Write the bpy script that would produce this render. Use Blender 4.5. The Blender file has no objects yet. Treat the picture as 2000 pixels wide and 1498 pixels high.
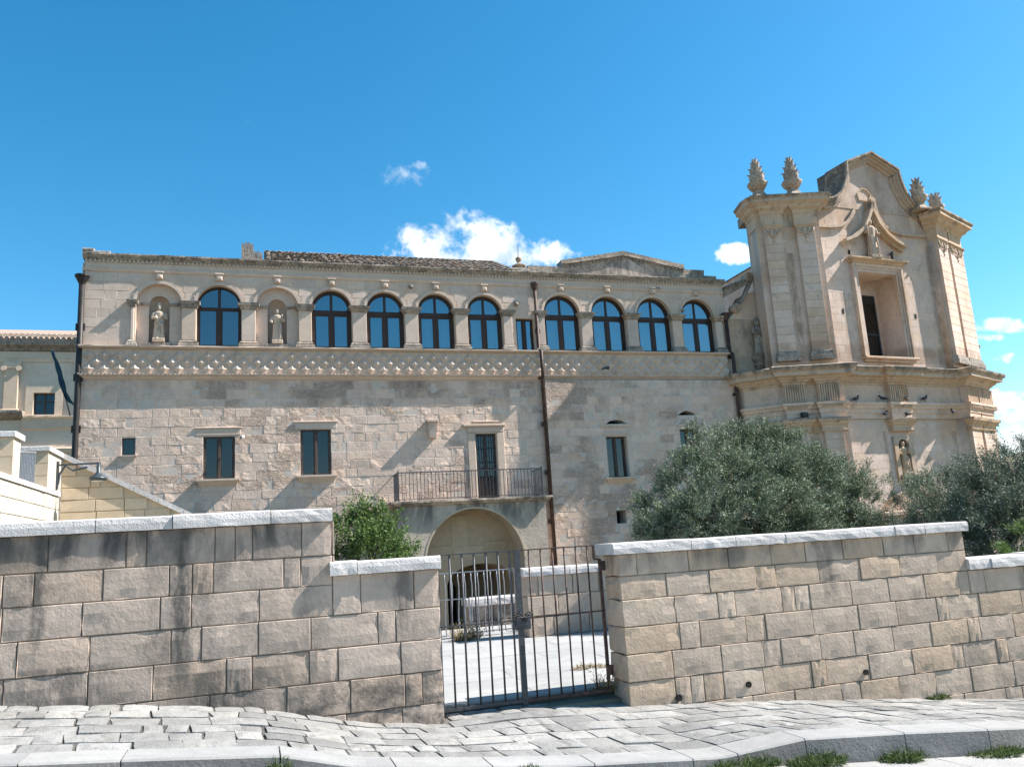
import bpy, math, random
import numpy as np
from mathutils import Matrix, Vector
from mathutils import noise as mnoise
rng = random.Random(7)
nr = np.random.RandomState(11)
C = bpy.context.scene.collection
SC = bpy.context.scene
rad = math.radians
# ------------------------------------------------------------------ camera
YAW, PITCH, ROLL, FOC = rad(17.76), rad(11.048), rad(-3.53), 1600.0
def cam_axes():
    cy, sy = math.cos(YAW), math.sin(YAW)
    f = Vector((sy*math.cos(PITCH), cy*math.cos(PITCH), math.sin(PITCH)))
    r0 = Vector((cy, -sy, 0)); u0 = r0.cross(f)
    return r0*math.cos(ROLL)+u0*math.sin(ROLL), -r0*math.sin(ROLL)+u0*math.cos(ROLL), f
RIGHT, UP, FWD = cam_axes()
cam = bpy.data.objects.new('camera', bpy.data.cameras.new('camera')); C.objects.link(cam)
cam.matrix_world = Matrix((RIGHT, UP, -FWD)).transposed().to_4x4()
cam.data.sensor_width = 36; cam.data.lens = FOC/2000*36
cam.data.clip_start = .1; cam.data.clip_end = 5000
SC.camera = cam
def ray(x, y):
    return RIGHT*((x-1000)/FOC) - UP*((y-749)/FOC) + FWD
def at(x, y, Y):                     # photo pixel -> point on the vertical plane Y
    d = ray(x, y); return d*(Y/d.y)
def onplane(x, y, P, ang):           # photo pixel -> (u, z) on a vertical plane through P, direction ang
    d = ray(x, y); n = (-math.sin(ang), math.cos(ang))
    t = (P[0]*n[0]+P[1]*n[1])/(d.x*n[0]+d.y*n[1]); q = d*t
    return ((q.x-P[0])*math.cos(ang)+(q.y-P[1])*math.sin(ang), q.z)
# ------------------------------------------------------------------ light
SUN = Vector((1.0, -0.18, 1.0)).normalized()      # towards the sun
SKY_STRENGTH = .072
SC.view_settings.view_transform = 'Standard'; SC.view_settings.look = 'None'
SC.view_settings.gamma = 1; SC.view_settings.use_curve_mapping = False
SC.view_settings.exposure = 1.28
sl = bpy.data.lights.new('sun', 'SUN'); sl.energy = 5.0; sl.angle = rad(.5); sl.color = (1, .955, .90)
so = bpy.data.objects.new('sun', sl); C.objects.link(so); so.rotation_euler = SUN.to_track_quat('Z', 'Y').to_euler()
so.location = (30, -10, 40)
W = bpy.data.worlds.new('World'); SC.world = W; W.use_nodes = True
class NT:
    def __init__(s, nt): s.nt = nt; s.n = nt.nodes; s.n.clear()
    def new(s, t, **k):
        o = s.n.new(t)
        for a, b in k.items(): setattr(o, a, b)
        return o
    def put(s, sock, v):
        if isinstance(v, bpy.types.NodeSocket): s.nt.links.new(v, sock)
        elif v is not None: sock.default_value = v
    def math(s, op, a, b=None, c=None, clamp=False):
        o = s.new('ShaderNodeMath', operation=op, use_clamp=clamp)
        for i, v in enumerate((a, b, c)): s.put(o.inputs[i], v)
        return o.outputs[0]
    def vmath(s, op, a, b=None):
        o = s.new('ShaderNodeVectorMath', operation=op); s.put(o.inputs[0], a); s.put(o.inputs[1], b)
        return o.outputs['Value'] if op in ('DOT_PRODUCT', 'LENGTH') else o.outputs[0]
    def noise(s, vec, scale, detail=4, rough=.55, dist=0):
        o = s.new('ShaderNodeTexNoise'); s.put(o.inputs['Vector'], vec)
        for k, v in (('Scale', scale), ('Detail', detail), ('Roughness', rough), ('Distortion', dist)): s.put(o.inputs[k], v)
        return o.outputs[0]
    def mix(s, f, a, b, blend='MIX'):
        o = s.new('ShaderNodeMix', data_type='RGBA', blend_type=blend)
        s.put(o.inputs[0], f)
        for i, v in ((6, a), (7, b)):
            if isinstance(v, (int, float)): v = (v, v, v)
            if isinstance(v, tuple) and len(v) == 3: v = (*v, 1)
            s.put(o.inputs[i], v)
        return o.outputs[2]
    def step(s, v, lo, hi):
        o = s.new('ShaderNodeMapRange', interpolation_type='SMOOTHSTEP'); s.put(o.inputs[0], v); s.put(o.inputs[1], lo); s.put(o.inputs[2], hi)
        return o.outputs[0]
    def scale(s, vec, v): return s.vmath('MULTIPLY', vec, v)
w = NT(W.node_tree)
sky = w.new('ShaderNodeTexSky', sky_type='NISHITA'); sky.sun_disc = False
sky.sun_elevation = math.asin(SUN.z); sky.sun_rotation = math.atan2(SUN.x, SUN.y)
sky.altitude = 300; sky.air_density = 1.0; sky.dust_density = .45; sky.ozone_density = 2.6
hs = w.new('ShaderNodeHueSaturation'); hs.inputs['Saturation'].default_value = 1.36; hs.inputs['Hue'].default_value = .485
hs.inputs['Value'].default_value = 1.24
w.put(hs.inputs['Color'], sky.outputs[0])
dirv = w.new('ShaderNodeTexCoord').outputs['Generated']
n1 = w.noise(dirv, 26, 7, .6, .25); n2 = w.noise(dirv, 70, 5, .6)
turb = w.math('ADD', w.math('MULTIPLY', w.math('SUBTRACT', n1, .5), 2.6), w.math('MULTIPLY', w.math('SUBTRACT', n2, .5), .9))
def cloud(blobs):
    best = None
    for (x, y, rx, ry) in blobs:
        c = ray(x, y).normalized(); e1 = (RIGHT - c*RIGHT.dot(c)).normalized(); e2 = c.cross(e1)*-1
        if e2.z < 0: e2 = -e2
        dc = w.math('MAXIMUM', w.vmath('DOT_PRODUCT', dirv, tuple(c)), .2)
        a = w.math('DIVIDE', w.vmath('DOT_PRODUCT', dirv, tuple(e1)), dc); b = w.math('DIVIDE', w.vmath('DOT_PRODUCT', dirv, tuple(e2)), dc)
        a = w.math('POWER', w.math('ABSOLUTE', w.math('DIVIDE', a, rx/FOC)), 2); b = w.math('POWER', w.math('ABSOLUTE', w.math('DIVIDE', b, ry/FOC)), 2)
        v = w.math('SUBTRACT', 1, w.math('ADD', a, b))
        best = v if best is None else w.math('SMOOTH_MAX', best, v, .25)
    return best
def cover(blobs, lo, hi, k, amount):
    v = w.math('MAXIMUM', cloud(blobs), -1.5)
    v = w.math('ADD', v, w.math('MULTIPLY', turb, k))
    return w.math('MULTIPLY', w.step(v, lo, hi), amount)
big = cover([(818, 485, 72, 42), (905, 464, 84, 56), (982, 477, 60, 42), (1062, 494, 46, 28), (930, 505, 180, 30)], .05, 1.15, 1.5, 1)
small = cover([(1440, 492, 44, 24), (1945, 637, 48, 13), (1925, 660, 32, 8), (1966, 700, 22, 13), (1975, 795, 62, 32), (1990, 862, 75, 34)], .1, 1.1, 2.0, .92)
wisp = cover([(792, 345, 44, 26), (812, 325, 22, 10), (1600, 120, 0.1, 0.1)], -.1, 1.6, 2.4, .5)
al = w.math('MAXIMUM', w.math('MAXIMUM', big, small), wisp)
shade = w.step(w.noise(dirv, 15, 5, .55, .3), .45, .66)
ccol = w.mix(shade, (8.0, 8.2, 8.4), (4.3, 5.2, 6.0))
full = w.mix(al, hs.outputs[0], ccol)
bg = w.new('ShaderNodeBackground'); w.put(bg.inputs[0], full); bg.inputs[1].default_value = SKY_STRENGTH
wo = w.new('ShaderNodeOutputWorld'); w.put(wo.inputs[0], bg.outputs[0])
SC.cycles.max_bounces = 6; SC.cycles.diffuse_bounces = 3; SC.cycles.glossy_bounces = 3; SC.cycles.transparent_max_bounces = 8
SC.cycles.caustics_reflective = False; SC.cycles.caustics_refractive = False
# ------------------------------------------------------------------ materials
def new_mat(name):
    m = bpy.data.materials.new(name); m.use_nodes = True; t = NT(m.node_tree)
    out = t.new('ShaderNodeOutputMaterial'); bs = t.new('ShaderNodeBsdfPrincipled'); t.put(out.inputs[0], bs.outputs[0])
    bs.inputs['Specular IOR Level'].default_value = .25
    return m, t, bs, out
def rnd_val(t):
    oi = t.new('ShaderNodeObjectInfo').outputs['Random']
    at_ = t.new('ShaderNodeAttribute'); at_.attribute_name = 'rnd'
    return t.math('FRACT', t.math('ADD', oi, at_.outputs['Fac']))
def stone_mat(name, c1, c2, warm=(.46, .35, .24), warm_amt=.5, wb=(1, 1, 1), val=.28, bump=.5, bdist=.012, bscale=26, stains=(), dark=(.075, .07, .064), pits=0.0, rough_patch=0.0, grain=.25, lichen=0, pale=None, rust=0):
    tint = lambda c: tuple(a*b for a, b in zip(c, wb)) if c else c
    c1, c2, warm, pale = tint(c1), tint(c2), tint(warm), tint(pale)
    m, t, bs, out = new_mat(name)
    P = t.new('ShaderNodeNewGeometry').outputs['Position']; r = rnd_val(t)
    sx = t.new('ShaderNodeSeparateXYZ'); t.put(sx.inputs[0], P); X, Yc, Z = sx.outputs
    col = t.mix(t.step(t.noise(P, 1.3, 5, .6), .35, .68), c1, c2)
    r2 = t.math('FRACT', t.math('MULTIPLY', r, 7.31)); r3 = t.math('FRACT', t.math('MULTIPLY', r, 17.77))
    col = t.mix(t.math('MULTIPLY', t.step(r2, .45, 1), warm_amt), col, warm)
    if pale: col = t.mix(t.math('MULTIPLY', t.step(t.noise(P, .9, 6, .65, .3), .52, .66), .75), col, pale)
    v = t.math('ADD', 1-val*.6, t.math('MULTIPLY', r3, val))
    mott = t.math('ADD', .78, t.math('MULTIPLY', t.noise(P, 7, 6, .65), .44))
    gr = t.math('ADD', 1-grain*.5, t.math('MULTIPLY', t.noise(P, 75, 3, .7), grain))
    f = t.math('MULTIPLY', t.math('MULTIPLY', v, mott), gr)
    cmb = t.new('ShaderNodeCombineColor'); [t.put(i, f) for i in cmb.inputs]
    col = t.mix(1, col, cmb.outputs[0], 'MULTIPLY')
    wob = t.math('MULTIPLY', t.math('SUBTRACT', t.noise(P, 5, 4), .5), .16)
    for st in stains:
        if st[0] == 'band':        # dark weathering between two heights: zlo, zhi, amount, scale
            _, zlo, zhi, amt, sc_ = st
            nn = t.noise(t.scale(P, (sc_, sc_, sc_*.32)), 1, 6, .68, .4)
            msk = t.math('MULTIPLY', t.step(t.math('ADD', Z, t.math('MULTIPLY', t.math('SUBTRACT', nn, .5), (zhi-zlo)*.9)), zlo, zhi), t.step(nn, .38, .62))
            col = t.mix(t.math('MULTIPLY', msk, amt), col, dark)
        elif st[0] == 'zone':      # black crust along one moulding: z0, z1, amount, scale
            _, za, zb, amt, sc_ = st
            nn = t.noise(t.scale(P, (sc_, sc_, sc_*.5)), 1, 6, .7, .4); h_ = (zb-za)*.3
            msk = t.math('MULTIPLY', t.math('MULTIPLY', t.step(Z, za, za+h_), t.math('SUBTRACT', 1, t.step(Z, zb-h_, zb))), t.step(nn, .34, .58))
            col = t.mix(t.math('MULTIPLY', msk, amt), col, dark)
        elif st[0] == 'low':       # damp line rising from below: z, depth, amount
            _, z0, dep, amt = st
            nn = t.noise(P, 3, 6, .7)
            msk = t.math('MULTIPLY', t.step(t.math('SUBTRACT', z0, Z), 0, dep), t.step(nn, .4, .62))
            col = t.mix(t.math('MULTIPLY', msk, amt), col, dark)
        elif st[0] == 'streak':    # one run-off streak: x, half width, ztop, zbottom, amount
            _, x0, hw, zt, zb, amt = st
            dx = t.math('ABSOLUTE', t.math('ADD', t.math('SUBTRACT', X, x0), wob))
            msk = t.math('SUBTRACT', 1, t.step(dx, hw*.25, hw*1.5))
            msk = t.math('MULTIPLY', msk, t.math('MULTIPLY', t.step(Z, zb, zb+.35), t.math('SUBTRACT', 1, t.step(Z, zt, zt+.03))))
            msk = t.math('MULTIPLY', msk, t.step(t.noise(t.scale(P, (9, 9, 2.4)), 1, 6, .7), .3, .58))
            col = t.mix(t.math('MULTIPLY', msk, amt), col, dark)
        elif st[0] == 'blot':      # scattered stains: scale, lo, hi, amount, colour
            _, s_, lo, hi, amt, cc = st
            col = t.mix(t.math('MULTIPLY', t.step(t.noise(t.scale(P, (s_, s_, s_*.55)), 1, 7, .68, .5), lo, hi), amt), col, cc)
    if lichen:
        col = t.mix(t.math('MULTIPLY', t.step(t.noise(P, 14, 7, .72), .5, .62), lichen), col, (.05, .048, .045))
    t.put(bs.inputs['Base Color'], col); bs.inputs['Roughness'].default_value = .92
    h = t.math('ADD', t.noise(P, bscale, 7, .68), t.math('MULTIPLY', t.noise(P, bscale*.2, 4, .6), 1.6))
    if pits: 
        vo = t.new('ShaderNodeTexVoronoi'); t.put(vo.inputs['Vector'], P); vo.inputs['Scale'].default_value = 48
        h = t.math('ADD', h, t.math('MULTIPLY', t.step(vo.outputs[0], 0, .45), pits))
    if rough_patch:
        pm = t.step(t.math('ADD', t.noise(P, .55, 4, .6), t.math('MULTIPLY', t.math('SUBTRACT', r, .5), .2)), .48, .66)
        cav = t.math('MULTIPLY', pm, t.step(t.noise(t.scale(P, (10, 10, 14)), 1, 6, .7, .8), .54, .4))
        col = t.mix(t.math('MULTIPLY', cav, .34), col, tuple(x*.42 for x in c1)); t.put(bs.inputs['Base Color'], col)
        h = t.math('ADD', h, t.math('MULTIPLY', pm, t.math('MULTIPLY', t.noise(t.scale(P, (10, 10, 14)), 1, 6, .7, .8), rough_patch)))
    b = t.new('ShaderNodeBump'); b.inputs['Strength'].default_value = bump; b.inputs['Distance'].default_value = bdist
    t.put(b.inputs['Height'], h); t.put(bs.inputs['Normal'], b.outputs[0])
    return m
def plain_mat(name, col, rough=.6, metal=0, var=.15, scale=20, col2=None, bump=0, spec=.4):
    m, t, bs, out = new_mat(name)
    P = t.new('ShaderNodeNewGeometry').outputs['Position']
    n_ = t.noise(P, scale, 6, .65)
    c = t.mix(t.step(n_, .35, .7), tuple(x*(1-var) for x in col), col2 or tuple(min(1, x*(1+var)) for x in col))
    t.put(bs.inputs['Base Color'], c); bs.inputs['Roughness'].default_value = rough; bs.inputs['Metallic'].default_value = metal
    bs.inputs['Specular IOR Level'].default_value = spec
    if bump:
        b = t.new('ShaderNodeBump'); b.inputs['Strength'].default_value = bump; b.inputs['Distance'].default_value = .006
        t.put(b.inputs['Height'], n_); t.put(bs.inputs['Normal'], b.outputs[0])
    return m
def leaf_mat(name, ca, cb, under, trans=.25):
    m, t, bs, out = new_mat(name)
    at_ = t.new('ShaderNodeAttribute'); at_.attribute_name = 'rnd'
    g = t.new('ShaderNodeNewGeometry')
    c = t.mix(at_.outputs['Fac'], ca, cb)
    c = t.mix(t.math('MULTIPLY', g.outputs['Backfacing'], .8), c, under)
    t.put(bs.inputs['Base Color'], c); bs.inputs['Roughness'].default_value = .58; bs.inputs['Specular IOR Level'].default_value = .25
    tr = t.new('ShaderNodeBsdfTranslucent'); t.put(tr.inputs[0], t.mix(.5, c, tuple(x*1.3 for x in ca)))
    mx = t.new('ShaderNodeMixShader'); mx.inputs[0].default_value = trans
    t.put(mx.inputs[1], bs.outputs[0]); t.put(mx.inputs[2], tr.outputs[0]); t.put(out.inputs[0], mx.outputs[0])
    return m
def glass_mat(name, tint, refl):
    m, t, bs, out = new_mat(name)
    tr = t.new('ShaderNodeBsdfTransparent'); tr.inputs[0].default_value = (*tint, 1)
    gl = t.new('ShaderNodeBsdfGlossy'); gl.inputs[0].default_value = (.95, .97, 1, 1); gl.inputs['Roughness'].default_value = .02
    P = t.new('ShaderNodeNewGeometry').outputs['Position']
    b = t.new('ShaderNodeBump'); b.inputs['Strength'].default_value = .1; b.inputs['Distance'].default_value = .01
    t.put(b.inputs['Height'], t.noise(P, 1.6, 2)); t.put(gl.inputs['Normal'], b.outputs[0])
    fr = t.new('ShaderNodeFresnel'); fr.inputs[0].default_value = 1.5
    mx = t.new('ShaderNodeMixShader'); t.put(mx.inputs[0], t.math('ADD', t.math('MULTIPLY', fr.outputs[0], .8), refl, clamp=True))
    t.put(mx.inputs[1], tr.outputs[0]); t.put(mx.inputs[2], gl.outputs[0]); t.put(out.inputs[0], mx.outputs[0])
    return m
M = {}
WB = (1.08, 1.0, .945)
GREY, TAN = (.40, .345, .295), (.43, .355, .275)
M['wall_left'] = stone_mat('weathered_tuff_stained', wb=(1.1, 1, .935), c1=(.365, .32, .28), c2=(.455, .395, .345), warm=(.40, .31, .23), warm_amt=.45, val=.2, bump=.75, bdist=.008, bscale=30,
    stains=[('band', -.12, .26, .95, 2.2), ('blot', .9, .52, .68, .35, (.2, .17, .14)), ('streak', -.62, .075, .34, -1.15, .88), ('streak', .13, .05, .34, -.05, .85), ('streak', -1.75, .05, .34, -.75, .8), ('streak', -1.2, .08, .34, .05, .8), ('streak', 1.35, .1, -.15, -.95, .7), ('low', -1.0, .3, .9), ('blot', 1.7, .52, .70, .6, (.13, .115, .1)), ('blot', 6, .55, .7, .45, (.17, .15, .13)), ('streak', -.3, .45, -.95, -1.6, .8), ('streak', -1.5, .4, -.8, -1.4, .7)])
M['wall_right'] = stone_mat('weathered_tuff_warm', wb=(1.09, 1, .93), c1=(.405, .345, .29), c2=(.48, .41, .34), warm=(.44, .335, .235), warm_amt=.5, val=.16, bump=.75, bdist=.008, bscale=30,
    stains=[('band', -.46, -.2, .62, 2.2), ('streak', 6.15, .12, -.15, -.95, .6), ('streak', 9.0, .1, -.6, -1.35, .6), ('streak', 4.9, .08, -.15, -.5, .5), ('low', -1.55, .3, .35), ('blot', 1.9, .53, .70, .5, (.19, .165, .14)), ('blot', 6, .55, .7, .45, (.2, .17, .14)), ('blot', .8, .52, .68, .35, (.36, .25, .16))])
M['pale_mortar'] = stone_mat('pale_lime_mortar', (.50, .46, .42), (.56, .52, .475), warm_amt=0, bump=.5, bdist=.008, wb=WB)
M['mortar'] = stone_mat('lime_mortar', wb=WB, c1=(.33, .28, .24), c2=(.39, .33, .28), warm_amt=0, bump=.5, bdist=.01)
M['coping'] = stone_mat('pitted_limestone_coping', wb=(1.05, 1, .97), c1=(.50, .49, .485), c2=(.57, .56, .55), warm=(.5, .485, .465), warm_amt=.3, val=.12, bump=.9, bdist=.009, bscale=60, pits=.35, grain=.45, stains=[('blot', 3, .6, .75, .3, (.3, .29, .28))])
M['facade'] = stone_mat('old_facade_ashlar', wb=(1.13, 1, .92), c1=(.50, .425, .375), c2=(.56, .485, .425), warm=(.54, .44, .34), warm_amt=.4, val=.14, bump=.8, bdist=.014, bscale=16, rough_patch=15, pale=(.54, .48, .43),
    stains=[('blot', 1.1, .56, .75, .5, (.19, .165, .145)), ('blot', 3.2, .6, .74, .45, (.2, .17, .15)), ('band', 4.6, 5.4, .35, 2), ('band', 8.55, 9.0, .6, 2.5), ('low', .6, 1.6, .25)])
M['facade_smooth'] = stone_mat('dressed_facade_stone', wb=WB, c1=(.46, .395, .345), c2=(.515, .445, .39), warm=(.52, .42, .32), warm_amt=.45, val=.16, bump=.35, bdist=.006, bscale=20,
    stains=[('blot', 1.6, .58, .76, .4, (.2, .17, .14)), ('band', 8.75, 9.1, .75, 2.6)])
M['porch'] = stone_mat('porch_plaster_stained', wb=WB, c1=(.42, .375, .32), c2=(.47, .42, .36), bump=.8, bdist=.014, bscale=12, rough_patch=3, val=.1, stains=[('band', .25, 1.35, .85, 1.5), ('blot', 1.2, .55, .72, .4, (.2, .175, .15))])
M['porch_in'] = stone_mat('ochre_plaster', (.47, .375, .26), (.52, .42, .30), bump=.5, bdist=.01, bscale=10, val=.1, stains=[('blot', 1.5, .55, .72, .4, (.26, .2, .14))])
M['church'] = stone_mat('church_tuff', wb=WB, c1=(.515, .43, .375), c2=(.575, .485, .425), warm=(.56, .43, .31), warm_amt=.45, val=.12, bump=.35, bdist=.006, bscale=18,
    stains=[('blot', .55, .48, .66, .6, (.43, .27, .16)), ('blot', 1.5, .54, .72, .5, (.2, .17, .15)), ('blot', 5, .6, .75, .35, (.25, .21, .18)), ('band', 10.0, 11.3, .45, 1.2), ('streak', 18.32, .13, 9.6, 6.0, .75), ('streak', 25.0, .14, 10.4, 6.0, .6), ('streak', 20.35, .10, 8.2, 5.6, .4), ('streak', 23.3, .12, 8.6, 5.7, .45), ('streak', 18.35, .13, 3.1, -1, .7), ('streak', 21.3, .10, 3.1, .5, .6), ('streak', 24.75, .14, 3.1, -.5, .6), ('zone', 5.5, 6.4, .6, 1.4)], dark=(.25, .165, .11))
M['church_orn'] = stone_mat('church_weathered_moulding', wb=WB, c1=(.42, .345, .28), c2=(.47, .385, .30), warm=(.50, .35, .21), warm_amt=.5, val=.12, bump=.6, bdist=.012, bscale=20,
    stains=[('blot', .9, .48, .66, .65, (.42, .26, .14)), ('blot', 2.2, .52, .68, .65, (.15, .13, .12)), ('blot', 6, .56, .72, .4, (.12, .11, .1)), ('zone', 5.12, 5.6, .75, 2.2), ('zone', 11.45, 11.9, .7, 2.2), ('zone', 3.48, 3.66, .5, 2.5)])
M['lichen'] = stone_mat('lichened_stone', wb=WB, c1=(.29, .265, .235), c2=(.36, .33, .29), bump=.8, bdist=.016, bscale=22, lichen=.75, stains=[('blot', 2.5, .45, .62, .6, (.1, .092, .085))])
M['black_lichen'] = stone_mat('black_lichened_stone', (.10, .095, .085), (.16, .15, .135), warm_amt=0, bump=1, bdist=.03, bscale=14, lichen=.8)
M['statue'] = stone_mat('carved_stone', wb=WB, c1=(.40, .35, .29), c2=(.45, .39, .32), bump=.4, bdist=.006, bscale=30, val=.08, stains=[('blot', 4, .5, .68, .55, (.14, .12, .10))])
M['urn'] = stone_mat('carved_pinnacle_stone', wb=WB, c1=(.34, .30, .255), c2=(.40, .35, .295), bump=.6, bdist=.01, bscale=24, lichen=.6, stains=[('blot', 3, .5, .68, .6, (.12, .11, .1))])
M['cream'] = stone_mat('pale_cream_tuff', (.43, .395, .325), (.48, .44, .365), warm=(.46, .39, .30), warm_amt=.4, val=.08, bump=.3, bdist=.005, stains=[('blot', 1.3, .62, .8, .4, (.3, .27, .22))])
M['ramp'] = stone_mat('ochre_ramp_tuff', (.56, .445, .31), (.60, .48, .345), warm=(.60, .45, .29), warm_amt=.5, val=.10, bump=.3, bdist=.005, stains=[('blot', 1.5, .64, .8, .35, (.25, .2, .15))])
M['palace'] = stone_mat('palace_stone', (.56, .48, .39), (.61, .53, .44), wb=WB, bump=.3, bdist=.01, bscale=8, val=.08, stains=[('blot', .5, .6, .78, .4, (.22, .19, .16))])
M['paving'] = stone_mat('worn_limestone_sett', (.20, .195, .185), (.28, .273, .258), warm=(.325, .31, .285), warm_amt=.5, val=.36, bump=1, bdist=.016, bscale=9, pits=.15, grain=.35, stains=[('blot', 4.5, .5, .68, .65, (.15, .14, .125)), ('blot', 11, .54, .68, .55, (.12, .11, .10))])
M['bed'] = stone_mat('paving_joint_earth', (.085, .082, .075), (.13, .125, .112), warm_amt=0, bump=1, bdist=.02, bscale=20)
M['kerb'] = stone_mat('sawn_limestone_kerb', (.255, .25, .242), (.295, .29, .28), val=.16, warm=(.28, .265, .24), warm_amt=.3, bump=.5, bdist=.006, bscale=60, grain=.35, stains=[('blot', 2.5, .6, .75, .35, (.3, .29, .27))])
M['kerb_face'] = stone_mat('dirty_shaded_kerb_face', (.15, .148, .145), (.20, .197, .19), val=.2, warm_amt=.1, bump=.9, bdist=.008, bscale=45, grain=.5, stains=[('blot', 5, .5, .7, .5, (.08, .078, .075))])  # darker than the kerb top: road dirt plus shade put into the colour
M['road'] = stone_mat('road_flagstone', (.29, .28, .265), (.34, .33, .31), val=.2, bump=.8, bdist=.012, bscale=26, grain=.35, stains=[('blot', 3, .56, .72, .4, (.24, .225, .2))])
M['court'] = stone_mat('pale_courtyard_slab', (.29, .288, .28), (.335, .333, .322), warm=(.34, .335, .325), warm_amt=.3, val=.10, bump=.4, bdist=.006, bscale=18, grain=.15, stains=[('blot', 1.2, .64, .8, .35, (.4, .39, .37))])
M['ground'] = stone_mat('dry_earth_ground', (.15, .135, .095), (.21, .185, .135), bump=.8, bdist=.03, bscale=5, stains=[('blot', .4, .5, .65, .5, (.16, .17, .09))])
M['hill'] = stone_mat('scrub_covered_hill', (.10, .12, .06), (.17, .17, .10), bump=1, bdist=.5, bscale=.6, stains=[('blot', .05, .5, .6, .7, (.06, .085, .04)), ('blot', .02, .6, .7, .5, (.3, .27, .2))])
M['tile'] = stone_mat('old_clay_tile', (.25, .205, .165), (.32, .265, .215), warm=(.36, .22, .14), warm_amt=.6, val=.5, bump=.6, bdist=.008, bscale=24, lichen=.65)
M['tile_pale'] = stone_mat('pale_clay_tile', (.30, .24, .19), (.36, .29, .235), warm=(.32, .21, .15), warm_amt=.5, val=.35, bump=.5, bdist=.01, lichen=.3)
M['wood'] = plain_mat('dark_brown_window_wood', (.034, .018, .012), .55, var=.4, scale=30)
M['wood_red'] = plain_mat('weathered_red_brown_wood', (.055, .028, .02), .7, var=.5, scale=25, col2=(.12, .09, .075))
M['iron'] = plain_mat('dark_grey_iron', (.055, .058, .065), .5, .3, var=.3, scale=30)
M['iron_rust'] = plain_mat('rusting_iron', (.045, .035, .032), .65, .2, var=.3, scale=18, col2=(.11, .055, .04))
M['iron_pale'] = plain_mat('galvanised_grey_iron', (.30, .31, .33), .5, .5, var=.15)
M['pipe'] = plain_mat('rusty_brown_downpipe', (.05, .03, .024), .6, .2, var=.3, scale=9, col2=(.09, .055, .042))
M['pipe_dark'] = plain_mat('blackened_downpipe', (.022, .019, .018), .55, .2, var=.3, scale=9)
M['lamp'] = plain_mat('slate_grey_lamp_paint', (.05, .062, .07), .4, .1)
M['black'] = plain_mat('black_plastic', (.012, .012, .013), .5)
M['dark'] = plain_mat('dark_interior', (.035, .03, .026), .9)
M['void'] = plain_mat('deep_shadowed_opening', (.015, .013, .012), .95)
M['curtain'] = plain_mat('pale_curtain_cloth', (.62, .66, .66), .9, var=.06, scale=4)
M['curtain_grey'] = plain_mat('grey_curtain_cloth', (.24, .235, .22), .9, var=.08, scale=4)
M['glass'] = glass_mat('window_glass', (.45, .70, .77), .15)
M['glass_dark'] = glass_mat('dark_window_glass', (.25, .32, .34), .03)
M['glass_sky'] = glass_mat('reflecting_window_glass', (.1, .16, .2), .17)
M['white'] = plain_mat('white_paint', (.7, .7, .68), .5)
M['flag'] = plain_mat('teal_blue_cloth', (.02, .10, .13), .8, var=.3, scale=6, col2=(.02, .05, .14))
M['bark'] = plain_mat('olive_bark', (.12, .10, .08), .9, var=.4, scale=14, bump=.6)
M['olive'] = leaf_mat('olive_leaf', (.026, .044, .013), (.265, .30, .165), (.26, .31, .23), .12)
M['olive_grey'] = leaf_mat('grey_olive_leaf', (.07, .10, .05), (.19, .225, .14), (.24, .27, .22), .2)
M['olive_dark'] = leaf_mat('dark_olive_leaf', (.035, .06, .028), (.13, .165, .10), (.2, .22, .18), .15)
M['shrub'] = leaf_mat('bright_green_leaf', (.045, .09, .018), (.155, .205, .06), (.14, .21, .07), .35)
M['weed'] = leaf_mat('weed_leaf', (.04, .07, .02), (.13, .155, .055), (.12, .17, .06), .3)
M['dry'] = leaf_mat('dry_straw_leaf', (.24, .17, .075), (.38, .29, .14), (.34, .26, .13), .3)
M['pigeon'] = plain_mat('dark_grey_feathers', (.05, .053, .062), .7, var=.3, scale=40)
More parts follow.
